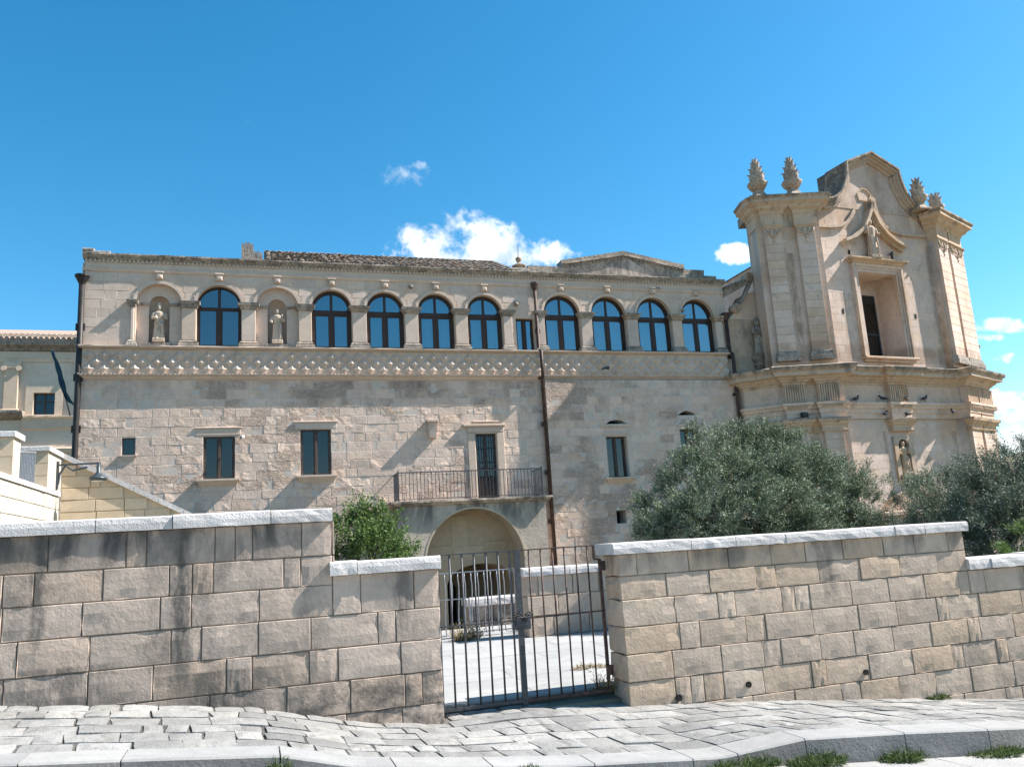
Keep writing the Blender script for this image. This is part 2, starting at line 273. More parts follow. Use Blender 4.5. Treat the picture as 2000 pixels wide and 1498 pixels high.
# ------------------------------------------------------------------ building helpers
def tag(o, label=None, cat=None, group=None, kind=None):
    for k, v in (('label', label), ('category', cat), ('group', group), ('kind', kind)):
        if v: o[k] = v
    return o
def thing(name, loc, label, cat, group=None, kind=None):
    o = bpy.data.objects.new(name, None); C.objects.link(o); o.location = loc; o.empty_display_size = .2
    return tag(o, label, cat, group, kind)
def wloc(o):
    v = Vector((0, 0, 0))
    while o is not None: v += o.location; o = o.parent
    return v
def link(name, me, parent=None, loc=None, rz=0, kind=None):
    o = bpy.data.objects.new(name, me); C.objects.link(o)
    if parent is not None: o.parent = parent
    if loc is not None: o.location = Vector(loc) - (wloc(parent) if parent else Vector((0, 0, 0)))
    o.rotation_euler.z = rz
    if kind: o['kind'] = kind
    return o
class MB:
    def __init__(s): s.v = []; s.f = []; s.r = []; s.cr = 0.0
    def add(s, vs, fs):
        b = len(s.v); s.v += [tuple(v) for v in vs]; s.f += [tuple(i+b for i in f) for f in fs]; s.r += [s.cr]*len(vs); return s
    def box(s, x0, x1, y0, y1, z0, z1):
        return s.add([(x0, y0, z0), (x1, y0, z0), (x1, y1, z0), (x0, y1, z0), (x0, y0, z1), (x1, y0, z1), (x1, y1, z1), (x0, y1, z1)],
                     [(0, 3, 2, 1), (4, 5, 6, 7), (0, 1, 5, 4), (1, 2, 6, 5), (2, 3, 7, 6), (3, 0, 4, 7)])
    def bbox(s, x0, x1, y0, y1, z0, z1, c=.01):        # chamfered front (-y) edges
        return s.add([(x0, y1, z0), (x1, y1, z0), (x1, y1, z1), (x0, y1, z1), (x0, y0+c, z0), (x1, y0+c, z0), (x1, y0+c, z1), (x0, y0+c, z1),
                      (x0+c, y0, z0+c), (x1-c, y0, z0+c), (x1-c, y0, z1-c), (x0+c, y0, z1-c)],
                     [(0, 3, 2, 1), (0, 1, 5, 4), (1, 2, 6, 5), (2, 3, 7, 6), (3, 0, 4, 7), (4, 5, 9, 8), (5, 6, 10, 9), (6, 7, 11, 10), (7, 4, 8, 11), (8, 9, 10, 11)])
    def hull8(s, bot, top):                             # two rings of equal length
        n = len(bot); b = list(range(n))
        return s.add(list(bot)+list(top), [tuple(reversed(b)), tuple(i+n for i in b)]+[(i, (i+1) % n, (i+1) % n+n, i+n) for i in b])
    def tube(s, pts, r, n=8, caps=True):
        pts = [Vector(p) for p in pts]; rr = r if isinstance(r, (list, tuple)) else [r]*len(pts)
        vs = []; fs = []; prev = None
        for i, p in enumerate(pts):
            t = (pts[min(i+1, len(pts)-1)]-pts[max(i-1, 0)]).normalized()
            a = t.orthogonal().normalized() if prev is None else (prev-t*prev.dot(t)).normalized()
            prev = a; b = t.cross(a)
            vs += [p+(a*math.cos(k*2*math.pi/n)+b*math.sin(k*2*math.pi/n))*rr[i] for k in range(n)]
        for i in range(len(pts)-1):
            for k in range(n): fs.append((i*n+k, i*n+(k+1) % n, (i+1)*n+(k+1) % n, (i+1)*n+k))
        if caps: fs += [tuple(reversed(range(n))), tuple(range((len(pts)-1)*n, len(pts)*n))]
        return s.add(vs, fs)
    def bar(s, a, b, wx, wy=None):                      # square bar
        a = Vector(a); b = Vector(b); wy = wy or wx; t = (b-a).normalized()
        p = Vector((0, 1, 0)) if abs(t.y) < .7 else Vector((0, 0, 1)); q = t.cross(p).normalized(); p = q.cross(t)
        ring = [(-1, -1), (1, -1), (1, 1), (-1, 1)]
        return s.hull8([a+q*i*wx/2+p*j*wy/2 for i, j in ring], [b+q*i*wx/2+p*j*wy/2 for i, j in ring])
    def lathe(s, c, prof, n=16, mod=None):
        vs = []; fs = []
        for (r, z) in prof:
            for k in range(n):
                a = k*2*math.pi/n; q = r*(mod(a, z) if mod else 1); vs.append((c[0]+q*math.cos(a), c[1]+q*math.sin(a), c[2]+z))
        m = len(prof)
        for i in range(m-1):
            for k in range(n): fs.append((i*n+k, i*n+(k+1) % n, (i+1)*n+(k+1) % n, (i+1)*n+k))
        fs += [tuple(reversed(range(n))), tuple(range((m-1)*n, m*n))]
        return s.add(vs, fs)
    def ellip(s, c, r, n=12, m=8):
        prof = [(math.sin(math.pi*(i+.02)/(m+.04)), -math.cos(math.pi*(i+.02)/(m+.04))) for i in range(m+1)]
        vs = []; fs = []
        for (q, z) in prof:
            for k in range(n): a = k*2*math.pi/n; vs.append((c[0]+r[0]*q*math.cos(a), c[1]+r[1]*q*math.sin(a), c[2]+r[2]*z))
        for i in range(m):
            for k in range(n): fs.append((i*n+k, i*n+(k+1) % n, (i+1)*n+(k+1) % n, (i+1)*n+k))
        fs += [tuple(reversed(range(n))), tuple(range(m*n, (m+1)*n))]
        return s.add(vs, fs)
    def sweep(s, path, prof, closed=False, caps=True, worn=.014):
        """profile (out, z) along a plan path (x, y) walked so that 'out' lies on its right side"""
        if not closed:                                   # worn arrises: subdivide and disturb a little
            pp = [path[0]]
            for a, b in zip(path[:-1], path[1:]):
                m_ = max(1, int(math.hypot(b[0]-a[0], b[1]-a[1])/.22))
                pp += [(a[0]+(b[0]-a[0])*q/m_, a[1]+(b[1]-a[1])*q/m_) for q in range(1, m_+1)]
            path = pp
        n = len(path); k = len(prof); vs = []; fs = []
        for i, p in enumerate(path):
            a = path[i-1] if (i or closed) else None; b = path[(i+1) % n] if (i < n-1 or closed) else None
            d1 = (Vector(p)-Vector(a)).normalized() if a is not None else None; d2 = (Vector(b)-Vector(p)).normalized() if b is not None else None
            d1 = d1 or d2; d2 = d2 or d1
            n1 = Vector((d1.y, -d1.x)); n2 = Vector((d2.y, -d2.x)); mm = n1+n2
            mm = mm/max(mm.dot(n1), .35)if mm.length > 1e-6 else n1
            for j_, (o, z) in enumerate(prof):
                o2 = o+(worn*mnoise.noise((p[0]*2.3, p[1]*2.3, z*9)) + worn*.7*mnoise.noise((p[0]*7, p[1]*7, j_*3.1)) if o > .03 else 0)
                vs.append((p[0]+mm.x*o2, p[1]+mm.y*o2, z+(worn*.6*mnoise.noise((p[0]*5, p[1]*5, j_*2.7+40)) if o > .03 else 0)))
        for i in range(n if closed else n-1):
            for j in range(k-1):
                a, b = i*k+j, ((i+1) % n)*k+j; fs.append((a, b, b+1, a+1))
        if caps and not closed: fs += [tuple(range(k)), tuple(reversed(range((n-1)*k, n*k)))]
        return s.add(vs, fs)
    def band(s, path, wd, y0, y1, closed=False):
        """flat band of width wd following an (x, z) path, between depths y0 (front) and y1"""
        n = len(path); ins = []; outs = []
        for i, p in enumerate(path):
            a = path[i-1] if (i or closed) else p; b = path[(i+1) % n] if (i < n-1 or closed) else p
            t = Vector((b[0]-a[0], b[1]-a[1])).normalized(); q = Vector((-t.y, t.x))
            ins.append((p[0], p[1])); outs.append((p[0]+q.x*wd, p[1]+q.y*wd))
        vs = []
        for (a, b) in zip(ins, outs): vs += [(a[0], y0, a[1]), (b[0], y0, b[1]), (b[0], y1, b[1]), (a[0], y1, a[1])]
        fs = []
        for i in range(n if closed else n-1):
            j = (i+1) % n
            for k in range(4): fs.append((i*4+k, i*4+(k+1) % 4, j*4+(k+1) % 4, j*4+k))
        if not closed: fs += [(3, 2, 1, 0), tuple((n-1)*4+k for k in range(4))]
        return s.add(vs, fs)
    def xform(s, fn, start=0): s.v[start:] = [tuple(fn(Vector(v))) for v in s.v[start:]]; return s
    def mesh(s, name, mat, off=(0, 0, 0), smooth=False):
        me = bpy.data.meshes.new(name)
        me.from_pydata([(v[0]-off[0], v[1]-off[1], v[2]-off[2]) for v in s.v], [], s.f)
        if any(s.r): a = me.attributes.new('rnd', 'FLOAT', 'POINT'); a.data.foreach_set('value', s.r)
        me.materials.append(M[mat] if isinstance(mat, str) else mat)
        if smooth: me.polygons.foreach_set('use_smooth', [True]*len(me.polygons))
        me.update(); return me
    def obj(s, name, mat, parent=None, smooth=False, kind=None, label=None):
        o = link(name, s.mesh(name, mat, wloc(parent) if parent else (0, 0, 0), smooth), parent, None, 0, kind)
        if label: o['label'] = label
        return o
def fixn(o):
    import bmesh
    b = bmesh.new(); b.from_mesh(o.data); bmesh.ops.recalc_face_normals(b, faces=b.faces); b.to_mesh(o.data); b.free(); return o
def plate(name, outer, holes, P0, ang, front, depth, mat, parent=None, kind=None):
    """wall slab with real openings: 2-D outline (u, z) and holes, front face at distance `front` in front of the plane, thickness `depth`"""
    cu = bpy.data.curves.new(name, 'CURVE'); cu.dimensions = '2D'; cu.fill_mode = 'BOTH'; cu.extrude = depth/2
    for poly in [outer]+list(holes):
        sp = cu.splines.new('POLY'); sp.points.add(len(poly)-1); sp.use_cyclic_u = True
        for p, q in zip(sp.points, poly): p.co = (q[0], q[1], 0, 1)
    tmp = bpy.data.objects.new('tmp', cu); C.objects.link(tmp); bpy.context.view_layer.update()
    me = bpy.data.meshes.new_from_object(tmp.evaluated_get(bpy.context.evaluated_depsgraph_get()))
    bpy.data.objects.remove(tmp); bpy.data.curves.remove(cu)
    off = wloc(parent) if parent else Vector((0, 0, 0)); ca, sa = math.cos(ang), math.sin(ang)
    co = np.empty(len(me.vertices)*3); me.vertices.foreach_get('co', co); co = co.reshape(-1, 3)
    d = -co[:, 2]+depth/2-front                         # distance behind the plane
    out = np.stack([P0[0]+co[:, 0]*ca-d*sa-off.x, P0[1]+co[:, 0]*sa+d*ca-off.y, co[:, 1]-off.z], 1)
    me.vertices.foreach_set('co', out.ravel()); me.name = name
    me.materials.clear(); me.materials.append(M[mat]); me.update()
    o = link(name, me, parent, None, 0, kind); return fixn(o)
def rect(u0, u1, z0, z1): return [(u0, z0), (u1, z0), (u1, z1), (u0, z1)]
def arch(u0, u1, z0, zs, n=18, rise=None):
    c = (u0+u1)/2; r = (u1-u0)/2; h = rise or r
    return [(u0, z0), (u1, z0)]+[(c+r*math.cos(a), zs+h*math.sin(a)) for a in [math.pi*i/n for i in range(n+1)]]
def arc(c, r, zs, a0, a1, n, h=None): return [(c+r*math.cos(rad(a0+(a1-a0)*i/n)), zs+(h or r)*math.sin(rad(a0+(a1-a0)*i/n))) for i in range(n+1)]
def span_at(poly, z):
    xs = []
    for (a, b) in zip(poly, poly[1:]+poly[:1]):
        if (a[1] <= z) != (b[1] <= z): xs.append(a[0]+(b[0]-a[0])*(z-a[1])/(b[1]-a[1]))
    xs.sort(); return [(xs[i], xs[i+1]) for i in range(0, len(xs)-1, 2)]
STONE = {}
def stone_mesh(L, H, D, mat, ch, bul, nx, nz, var):
    """one dressed block: back at y=D, face about y=0 with worn arrises; origin at its lower left front corner"""
    key = (round(L/.06), round(H, 2), D, mat, ch, bul, nx, nz, var % 3)
    if key in STONE: return STONE[key]
    Lq = max(round(L/.06), 1)*.06; rg = random.Random(hash(key[:2]+key[8:]) & 0xffff)
    us = [0, ch]+[ch+(Lq-2*ch)*i/nx for i in range(1, nx)]+[Lq-ch, Lq]; zs = [0, ch]+[ch+(H-2*ch)*i/nz for i in range(1, nz)]+[H-ch, H]
    vs = []; W_ = len(us); Hh = len(zs)
    for j, z in enumerate(zs):
        for i, u in enumerate(us):
            e = (i in (0, W_-1)) or (j in (0, Hh-1)); e2 = (i in (1, W_-2)) or (j in (1, Hh-2))
            y = ch*.9 if e else (rg.uniform(0, ch*.35) if e2 else -bul*rg.uniform(.2, 1))
            if e: u2 = u+rg.uniform(-.45, .3)*ch*(1 if i else -1); z2 = z+rg.uniform(-.45, .3)*ch*(1 if j else -1)
            else: u2 = u+rg.uniform(-.35, .35)*ch; z2 = z+rg.uniform(-.35, .35)*ch
            if rg.random() < .13 and e2 and not e: y += ch*1.3
            if e and i in (0, W_-1) and j in (0, Hh-1) and rg.random() < .3: y += ch*1.5
            vs.append((u2, y, z2))
    fs = [(j*W_+i, j*W_+i+1, (j+1)*W_+i+1, (j+1)*W_+i) for j in range(Hh-1) for i in range(W_-1)]
    ring = list(range(W_))+[j*W_+W_-1 for j in range(1, Hh)]+[(Hh-1)*W_+i for i in range(W_-2, -1, -1)]+[j*W_ for j in range(Hh-2, 0, -1)]
    b = len(vs); vs += [(vs[i][0], D, vs[i][2]) for i in ring]; n = len(ring)
    fs += [(ring[(k+1) % n], ring[k], b+k, b+(k+1) % n) for k in range(n)]
    me = bpy.data.meshes.new('stone'); me.from_pydata(vs, [], fs); me.materials.append(M[mat]); me.update()
    STONE[key] = (me, Lq); return STONE[key]
def ashlar(parent, P0, ang, u0, u1, zs, lens, mat, holes=(), outer=None, front=.01, jit=.004, ch=.008, bul=.004, joint=.012, D=.05, nx=3, nz=2, cap=300, rg=None, name='stone', prefer=None):
    """courses of single blocks on a vertical plane; past `cap` the least visible are joined"""
    rg = rg or rng; ca, sa = math.cos(ang), math.sin(ang); todo = []
    for z0, z1 in zip(zs[:-1], zs[1:]):
        iv = [(u0, u1)]
        if outer:
            sp = [span_at(outer, z0+.01+(z1-z0-.02)*k/4) for k in range(5)]
            iv = [(max(s[0][0] for s in sp), min(s[-1][1] for s in sp))] if all(sp) else []
        blk = [s for h in holes for k in range(5) for s in span_at(h, z0+.004+(z1-z0-.008)*k/4)]
        for (a, b) in blk:
            nv = []
            for (p, q) in iv:
                if b <= p or a >= q: nv.append((p, q)); continue
                if a-p > .03: nv.append((p, a))
                if q-b > .03: nv.append((b, q))
            iv = nv
        for (p, q) in iv:
            u = p
            while u < q-1e-6:
                L = lens(rg)
                if q-u-L < .12: L = q-u
                todo.append((u, min(u+L, q), z0, z1)); u += L
    key = prefer or (lambda t: (t[1]-t[0])*(t[3]-t[2]))
    order = sorted(range(len(todo)), key=lambda i: -key(todo[i])); single = set(order[:cap]); mb = MB(); n1 = 0
    for i, (a, b, z0, z1) in enumerate(todo):
        L = b-a-joint; H = z1-z0-joint
        if L < .02 or H < .02: continue
        me, Lq = stone_mesh(L, H, D, mat, ch, bul, nx, nz, rg.randrange(3)); f = front+rg.uniform(-jit, jit)
        uu = a+joint/2; loc = (P0[0]+uu*ca+f*sa, P0[1]+uu*sa-f*ca, z0+joint/2)
        if i in single:
            o = link(name, me, parent, loc, ang); o.scale.x = L/Lq; n1 += 1
        else:
            mb.cr = rg.random(); s = L/Lq
            mb.add([(loc[0]+v.co.x*s*ca-v.co.y*sa, loc[1]+v.co.x*s*sa+v.co.y*ca, loc[2]+v.co.z) for v in me.vertices], [tuple(p.vertices) for p in me.polygons])
    if mb.v: mb.obj('remaining_stones', mat, parent, kind='stuff')
    return n1
def courses(z0, z1, h, rg=None, j=.02):
    n = max(1, round((z1-z0)/h)); zs = [z0+(z1-z0)*i/n for i in range(n+1)]
    return [zs[0]]+[z+(rg or rng).uniform(-j, j) for z in zs[1:-1]]+[zs[-1]]
# ------------------------------------------------------------------ foliage
def leaves_mesh(name, mat, pos, dirs, L, Wd, parent, kind=None, tone=None):
    """one mesh of single folded leaves: pos (n,3), dirs (n,3)"""
    n = len(pos); dirs = dirs/np.linalg.norm(dirs, axis=1, keepdims=True)
    side = np.cross(dirs, nr.normal(size=(n, 3))); side /= np.linalg.norm(side, axis=1, keepdims=True)
    nrm = np.cross(dirs, side); L = L*(nr.uniform(.65, 1.25, n))[:, None]; Wd = Wd*(nr.uniform(.8, 1.2, n))[:, None]
    v = np.stack([pos, pos+dirs*L*.45+side*Wd*.5+nrm*Wd*.12, pos+dirs*L-nrm*L*.08, pos+dirs*L*.45-side*Wd*.5+nrm*Wd*.12], 1).reshape(-1, 3)
    off = wloc(parent) if parent else Vector((0, 0, 0)); v = v-np.array(off)
    me = bpy.data.meshes.new(name); me.vertices.add(n*4); me.vertices.foreach_set('co', v.ravel())
    me.loops.add(n*4); me.loops.foreach_set('vertex_index', np.arange(n*4, dtype=np.int32))
    me.polygons.add(n); me.polygons.foreach_set('loop_start', np.arange(0, n*4, 4, dtype=np.int32)); me.polygons.foreach_set('loop_total', np.full(n, 4, dtype=np.int32))
    a = me.attributes.new('rnd', 'FLOAT', 'POINT'); a.data.foreach_set('value', np.repeat(nr.random_sample(n)**1.3 if tone is None else np.clip(tone+nr.normal(size=n)*.13, 0, 1), 4).astype(np.float32))
    me.materials.append(M[mat]); me.update(calc_edges=True)
    return link(name, me, parent, None, 0, kind)
def sprigs(lobes, nspr, nleaf, slen, shell=.55, up=.55, zmin=-9, tuft=16):
    """leafy twigs on the outer shells of a set of overlapping lobes (x, y, z, r)"""
    lo = np.array(lobes); wgt = lo[:, 3]**2; wgt /= wgt.sum(); nt = max(8, nspr//tuft); k = nr.choice(len(lo), nt, p=wgt)
    d = nr.normal(size=(nt, 3)); d[:, 2] += .25; d /= np.linalg.norm(d, axis=1, keepdims=True)
    rr = lo[k, 3]*(shell+(1.0-shell)*nr.random_sample(nt)**.6)
    bump = 1+.14*np.sin(d[:, 0]*7+k)*np.sin(d[:, 2]*6+k*2)
    tb = lo[k, :3]+d*(rr*bump)[:, None]; ta = d*.9+nr.normal(size=(nt, 3))*.3; ta[:, 2] += up; ta /= np.linalg.norm(ta, axis=1, keepdims=True)
    ttone = np.repeat(nr.uniform(.45, 1.05, nt), tuft)
    nspr = nt*tuft; TA = np.repeat(ta, tuft, 0); off_ = nr.random_sample(nspr)
    ax = TA+nr.normal(size=(nspr, 3))*.36; ax /= np.linalg.norm(ax, axis=1, keepdims=True)
    base = np.repeat(tb, tuft, 0)+TA*((off_-.35)*slen*1.1)[:, None]+nr.normal(size=(nspr, 3))*slen*.20
    t = np.tile(np.linspace(.05, 1, nleaf), nspr); b = np.repeat(base, nleaf, 0); a = np.repeat(ax, nleaf, 0); sl = np.repeat(slen*nr.uniform(.6, 1.3, nspr), nleaf)
    side = np.cross(a, nr.normal(size=a.shape)); side /= np.linalg.norm(side, axis=1, keepdims=True)
    pos = b+a*(t*sl)[:, None]+side*.006; dr = a*.75+side*.8+nr.normal(size=a.shape)*.15
    keep = pos[:, 2] > zmin
    tone = (.06+.5*t**1.2+.32*np.repeat(off_, nleaf))*np.repeat(ttone, nleaf)     # young tips paler; inner leaves darkened as painted shade between tufts
    return pos[keep], dr[keep], tone[keep]
def tree(name, base, lobes, mat, label, cat, nspr, nleaf, slen, L, Wd, group=None, trunk_r=.14, bark='bark', zmin=-1.6, shell=.55, up=.55):
    t = thing(name, base, label, cat, group)
    pos, dr, tone = sprigs(lobes, nspr, nleaf, slen, shell, up, zmin)
    leaves_mesh('crown', mat, pos, dr, L, Wd, t, None, tone)
    mb = MB(); top = Vector((sum(l[0] for l in lobes)/len(lobes), sum(l[1] for l in lobes)/len(lobes), sum(l[2] for l in lobes)/len(lobes)))
    b = Vector(base); mid = b.lerp(top, .5)+Vector((.08, .05, 0))
    mb.tube([b-Vector((0, 0, .1)), b.lerp(mid, .5)+Vector((.05, 0, 0)), mid, top], [trunk_r*1.3, trunk_r, trunk_r*.8, trunk_r*.4], 10)
    for l in lobes:
        c = Vector(l[:3]); s = mid.lerp(top, rng.uniform(0, .8)); q = s.lerp(c, .5)+Vector((rng.uniform(-.1, .1), rng.uniform(-.1, .1), .08))
        mb.tube([s, q, c, c+(c-q)*.5*(l[3])], [trunk_r*.4, trunk_r*.28, trunk_r*.16, .006], 6)
    mb.obj('trunk', bark, t, smooth=True)
    return t
def pxlobes(lst, k=1.0): # (px, py, radius px, Y)
    out = []
    for (x, y, r, Y) in lst:
        p = at(x, y, Y); out.append((p.x, p.y, p.z, r/FOC*p.length*k))
    return out
# ------------------------------------------------------------------ ground levels (read off the foot of the wall and the kerb)
def interp(x, tab):
    if x <= tab[0][0]: a, b = tab[0], tab[1]
    elif x >= tab[-1][0]: a, b = tab[-2], tab[-1]
    else:
        for a, b in zip(tab[:-1], tab[1:]):
            if a[0] <= x <= b[0]: break
    return a[1]+(b[1]-a[1])*(x-a[0])/(b[0]-a[0])
WALLFOOT = [(-1.99, -1.04), (-1.07, -1.13), (-.08, -1.26), (.45, -1.39), (.99, -1.52), (1.65, -1.605), (2.5, -1.60), (3.62, -1.67), (4.58, -1.74), (5.83, -1.85), (7.18, -1.99), (8.65, -2.15)]
KY0, KY1 = 6.22, 6.55
KERB = [(p.x, p.z) for p in (at(x, y, KY1) for x, y in ((60, 1470), (300, 1462), (545, 1456), (700, 1478), (900, 1479), (1100, 1475), (1370, 1462), (1525, 1428), (1700, 1418), (1900, 1410)))]
def foot(x): return max(interp(max(min(x, 14), -6), WALLFOOT), -3)
def kerbz(x): return interp(max(min(x, 14), -6), KERB)
def pavz(x, y):
    t = (y-KY1)/(8-KY1); return kerbz(x)*(1-t)+foot(x)*t
ROADT = [(-6, -1.0), (-1.4, -1.31), (.2, -1.44), (1.9, -1.66), (3.5, -1.83), (4.5, -1.93), (6.5, -2.1), (8.5, -2.28), (14, -2.7)]
def roadz(x, y): return interp(max(min(x, 14), -6), ROADT)+(y-6.2)*.015
def groundz(x, y):
    d = math.hypot(x, y)
    if y < 8.2: z = roadz(x, min(y, 6.2))-.10
    elif y < 16.8: z = -1.62
    else: z = -2.55
    if d > 34: z = z-min(30, (d-34)*.28)
    pass
    return min(z, 60)
def lines(a): return np.array(a, dtype=float)
gx = np.concatenate([[-900, -500, -250, -120, -70, -40, -25, -15, -10], np.arange(-7, 15, .5), [16, 18, 21, 25, 30, 36, 45, 60, 80, 120, 170, 240, 340, 500, 900]])
gy = np.concatenate([[-400, -150, -60, -25, -10, -4], np.arange(-1, 8.15, .6), [8.14, 8.19, 8.21, 8.4, 9, 10, 12, 14, 16.7, 16.9, 18, 21, 25, 30, 36, 45, 60, 80, 110, 150, 200, 260, 340, 450, 600, 900]])
gm = MB(); gm.v = [(x, y, groundz(x, y)) for y in gy for x in gx]
nxg = len(gx); gm.f = [(j*nxg+i, j*nxg+i+1, (j+1)*nxg+i+1, (j+1)*nxg+i) for j in range(len(gy)-1) for i in range(nxg-1)]
gm.obj('ground', 'ground', kind='structure')
# far hill on the right across the valley
hm = MB(); hx = np.linspace(180, 900, 46); hy = np.linspace(150, 620, 30)
def hz(x, y):
    a = (x/max(y, 1)); h = 42*math.exp(-((y-400)/140)**2)*(1/(1+math.exp(-(x-330)/40)))
    return -34+h*1.75+7*mnoise.noise((x*.012, y*.012, 3))+3*mnoise.noise((x*.04, y*.04, 9))
hm.v = [(x, y, hz(x, y)) for y in hy for x in hx]; hm.f = [(j*46+i, j*46+i+1, (j+1)*46+i+1, (j+1)*46+i) for j in range(29) for i in range(45)]
hm.obj('hill', 'hill', smooth=True, kind='structure')
# ------------------------------------------------------------------ pavement of worn setts
pv = thing('pavement', (2, 7.2, -1.6), None, None, kind='structure')
bed = MB(); xs = np.arange(-4.2, 12.01, .3)
def strip(mb, fz, y0, y1, th, n=4):
    ys = np.linspace(y0, y1, n); b = len(mb.v)
    vs = [(x, y, fz(x, y)-th) for y in ys for x in xs]; fs = [(j*len(xs)+i, j*len(xs)+i+1, (j+1)*len(xs)+i+1, (j+1)*len(xs)+i) for j in range(n-1) for i in range(len(xs)-1)]
    mb.add(vs, fs)
strip(bed, lambda x, y: pavz(x, min(y, 8.0)), KY1, 8.45, .016, 6); bed.obj('joint_bed', 'bed', pv)
def sett(parent, name, quad, fz, mat, th=.05, lift=0.0, ch=.014, amp=.007):
    """one paving stone: warped quad in plan with worn rounded arrises, following the slope fz"""
    n = 5; vs = []; seed = rng.uniform(0, 100)
    for j in range(n):
        for i in range(n):
            a = i/(n-1); b = j/(n-1)
            p = Vector(quad[0]).lerp(Vector(quad[1]), a).lerp(Vector(quad[3]).lerp(Vector(quad[2]), a), b)
            edge = i in (0, n-1) or j in (0, n-1)
            q = Vector((p.x+mnoise.noise((p.x*7, p.y*7, seed))*ch*1.1, p.y+mnoise.noise((p.x*7, p.y*7, seed+9))*ch*1.1))
            vs.append((q.x, q.y, fz(q.x, q.y)+lift+(-ch*.8 if edge else 0)+mnoise.noise((p.x*5, p.y*5, seed*3))*amp))
    fs = [(j*n+i, j*n+i+1, (j+1)*n+i+1, (j+1)*n+i) for j in range(n-1) for i in range(n-1)]
    ring = list(range(n))+[j*n+n-1 for j in range(1, n)]+[(n-1)*n+i for i in range(n-2, -1, -1)]+[j*n for j in range(n-2, 0, -1)]
    b = len(vs); vs += [(vs[i][0], vs[i][1], vs[i][2]-th) for i in ring]; m = len(ring)
    fs += [(ring[k], b+k, b+(k+1) % m, ring[(k+1) % m]) for k in range(m)]
    mb = MB(); mb.add(vs, fs); return mb.obj(name, mat, parent, smooth=False)
rows = []; y = KY1+.006; rw = random.Random(5)
while y < 7.96:
    h = rw.uniform(.19, .27); h = min(h, 8.42-y) if y+h > 8.3 else h; rows.append((y, y+h)); y += h
cnt = 0
for k, (y0, y1) in enumerate(rows+[(rows[-1][1], rows[-1][1]+.22), (rows[-1][1]+.22, 8.40)]):
    last = y1 > 8.0
    x = -2.45+rw.uniform(-.3, 0); sk = lambda x: .03+.16*max(0, min(1, (x-1.5)/3))   # courses lean over towards the right-hand end
    xa, xb = (1.62, 3.66) if y0 > 7.93 else (-9, 9.4)
    pj = None
    while x < 9.3:
        L = rw.choice((rw.uniform(.16, .24), rw.uniform(.24, .40), rw.uniform(.3, .46)))
        if x >= xa and x+L <= xb+.2:
            s = sk(x)*.9; g = rw.uniform(.004, .011); jj = lambda: rw.uniform(-.016, .016)
            a0, a1 = x+g+s*(y1-y0)*0, x+L-g
            dx = -(y1-y0)*sk(x)*2.2
            sett(pv, 'paving_stone', [(a0-dx*0+jj(), y0+g+jj()), (a1+jj(), y0+g+jj()), (a1+dx+jj(), y1-g+jj()), (a0+dx+jj(), y1-g+jj())], lambda X, Y: pavz(X, min(Y, 8.0)), 'paving', lift=rw.uniform(-.004, .006), ch=.010, amp=.005); cnt += 1
        x += L
# kerb: each stone with its own length, raised on the right and on the left, dropped before the gate
kb = thing('kerb', (2, 6.4, -1.7), None, None, kind='structure')
kx = [at(px_, 1465, KY1).x for px_ in (-140, 60, 250, 545, 760, 940, 1130, 1315, 1400, 1530, 1720, 1880, 1985, 2120, 2300)]
for a, b in zip(kx[:-1], kx[1:]):
    mb = MB(); g = .005; n = 4; top = []; bot = []
    X = [a+g+(b-a-2*g)*i/n for i in range(n+1)]; c = .012
    vs = []; fs = []
    for x_ in X:
        z = kerbz(x_)+.004; zb = roadz(x_, 6.2)-.12
        vs += [(x_, KY1-.004, zb), (x_, KY1-.004, z), (x_, KY0+c, z+.002), (x_, KY0, z-c), (x_, KY0-.006, zb)]
    for i in range(n):
        for k in range(4): fs.append((i*5+k, i*5+k+1, (i+1)*5+k+1, (i+1)*5+k))
    fs += [(4, 3, 2, 1, 0), tuple(n*5+k for k in range(5))]
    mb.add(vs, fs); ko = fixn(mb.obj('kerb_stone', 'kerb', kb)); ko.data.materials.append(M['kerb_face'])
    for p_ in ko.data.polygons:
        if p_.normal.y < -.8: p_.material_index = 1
rd = thing('road', (3, 4, -1.9), None, None, kind='structure')
bed2 = MB(); strip(bed2, roadz, -3, 6.24, .02, 4); bed2.obj('road_bed', 'road', rd)
for (y0, y1) in ((5.74, 6.205), (5.2, 5.74), (4.6, 5.2), (4.0, 4.6)):
    x = -2.6+rw.uniform(0, .4)
    while x < 9.5:
        L = rw.uniform(.6, 1.1); d = -.12
        sett(rd, 'flagstone', [(x+.006, y0+.006), (x+L-.006, y0+.006), (x+L-.006+d, y1-.006), (x+.006+d, y1-.006)], roadz, 'road', lift=rw.uniform(-.003, .004), ch=.006, amp=.003); x += L
# ------------------------------------------------------------------ pale courtyard behind the gate
ct = thing('courtyard', (3, 11, -1.55), None, None, kind='structure')
cb = MB(); cb.box(-3, 12, 8.45, 15.6, -1.75, -1.555); cb.obj('slab_bed', 'bed', ct)
flat = lambda x, y: -1.53
y = 8.46
while y < 15.4:
    h = .62; x = 1.1+rw.uniform(-.6, 0)
    while x < 8.2:
        L = rw.uniform(.8, 1.3)
        if x+L > 1.2: sett(ct, 'paving_slab', [(x+.003, y+.003), (x+L-.003, y+.003), (x+L-.003+.05, y+h-.003), (x+.003+.05, y+h-.003)], flat, 'court', th=.03, lift=rw.uniform(-.0015, .0015), ch=.004, amp=.001)
        x += L
    y += h
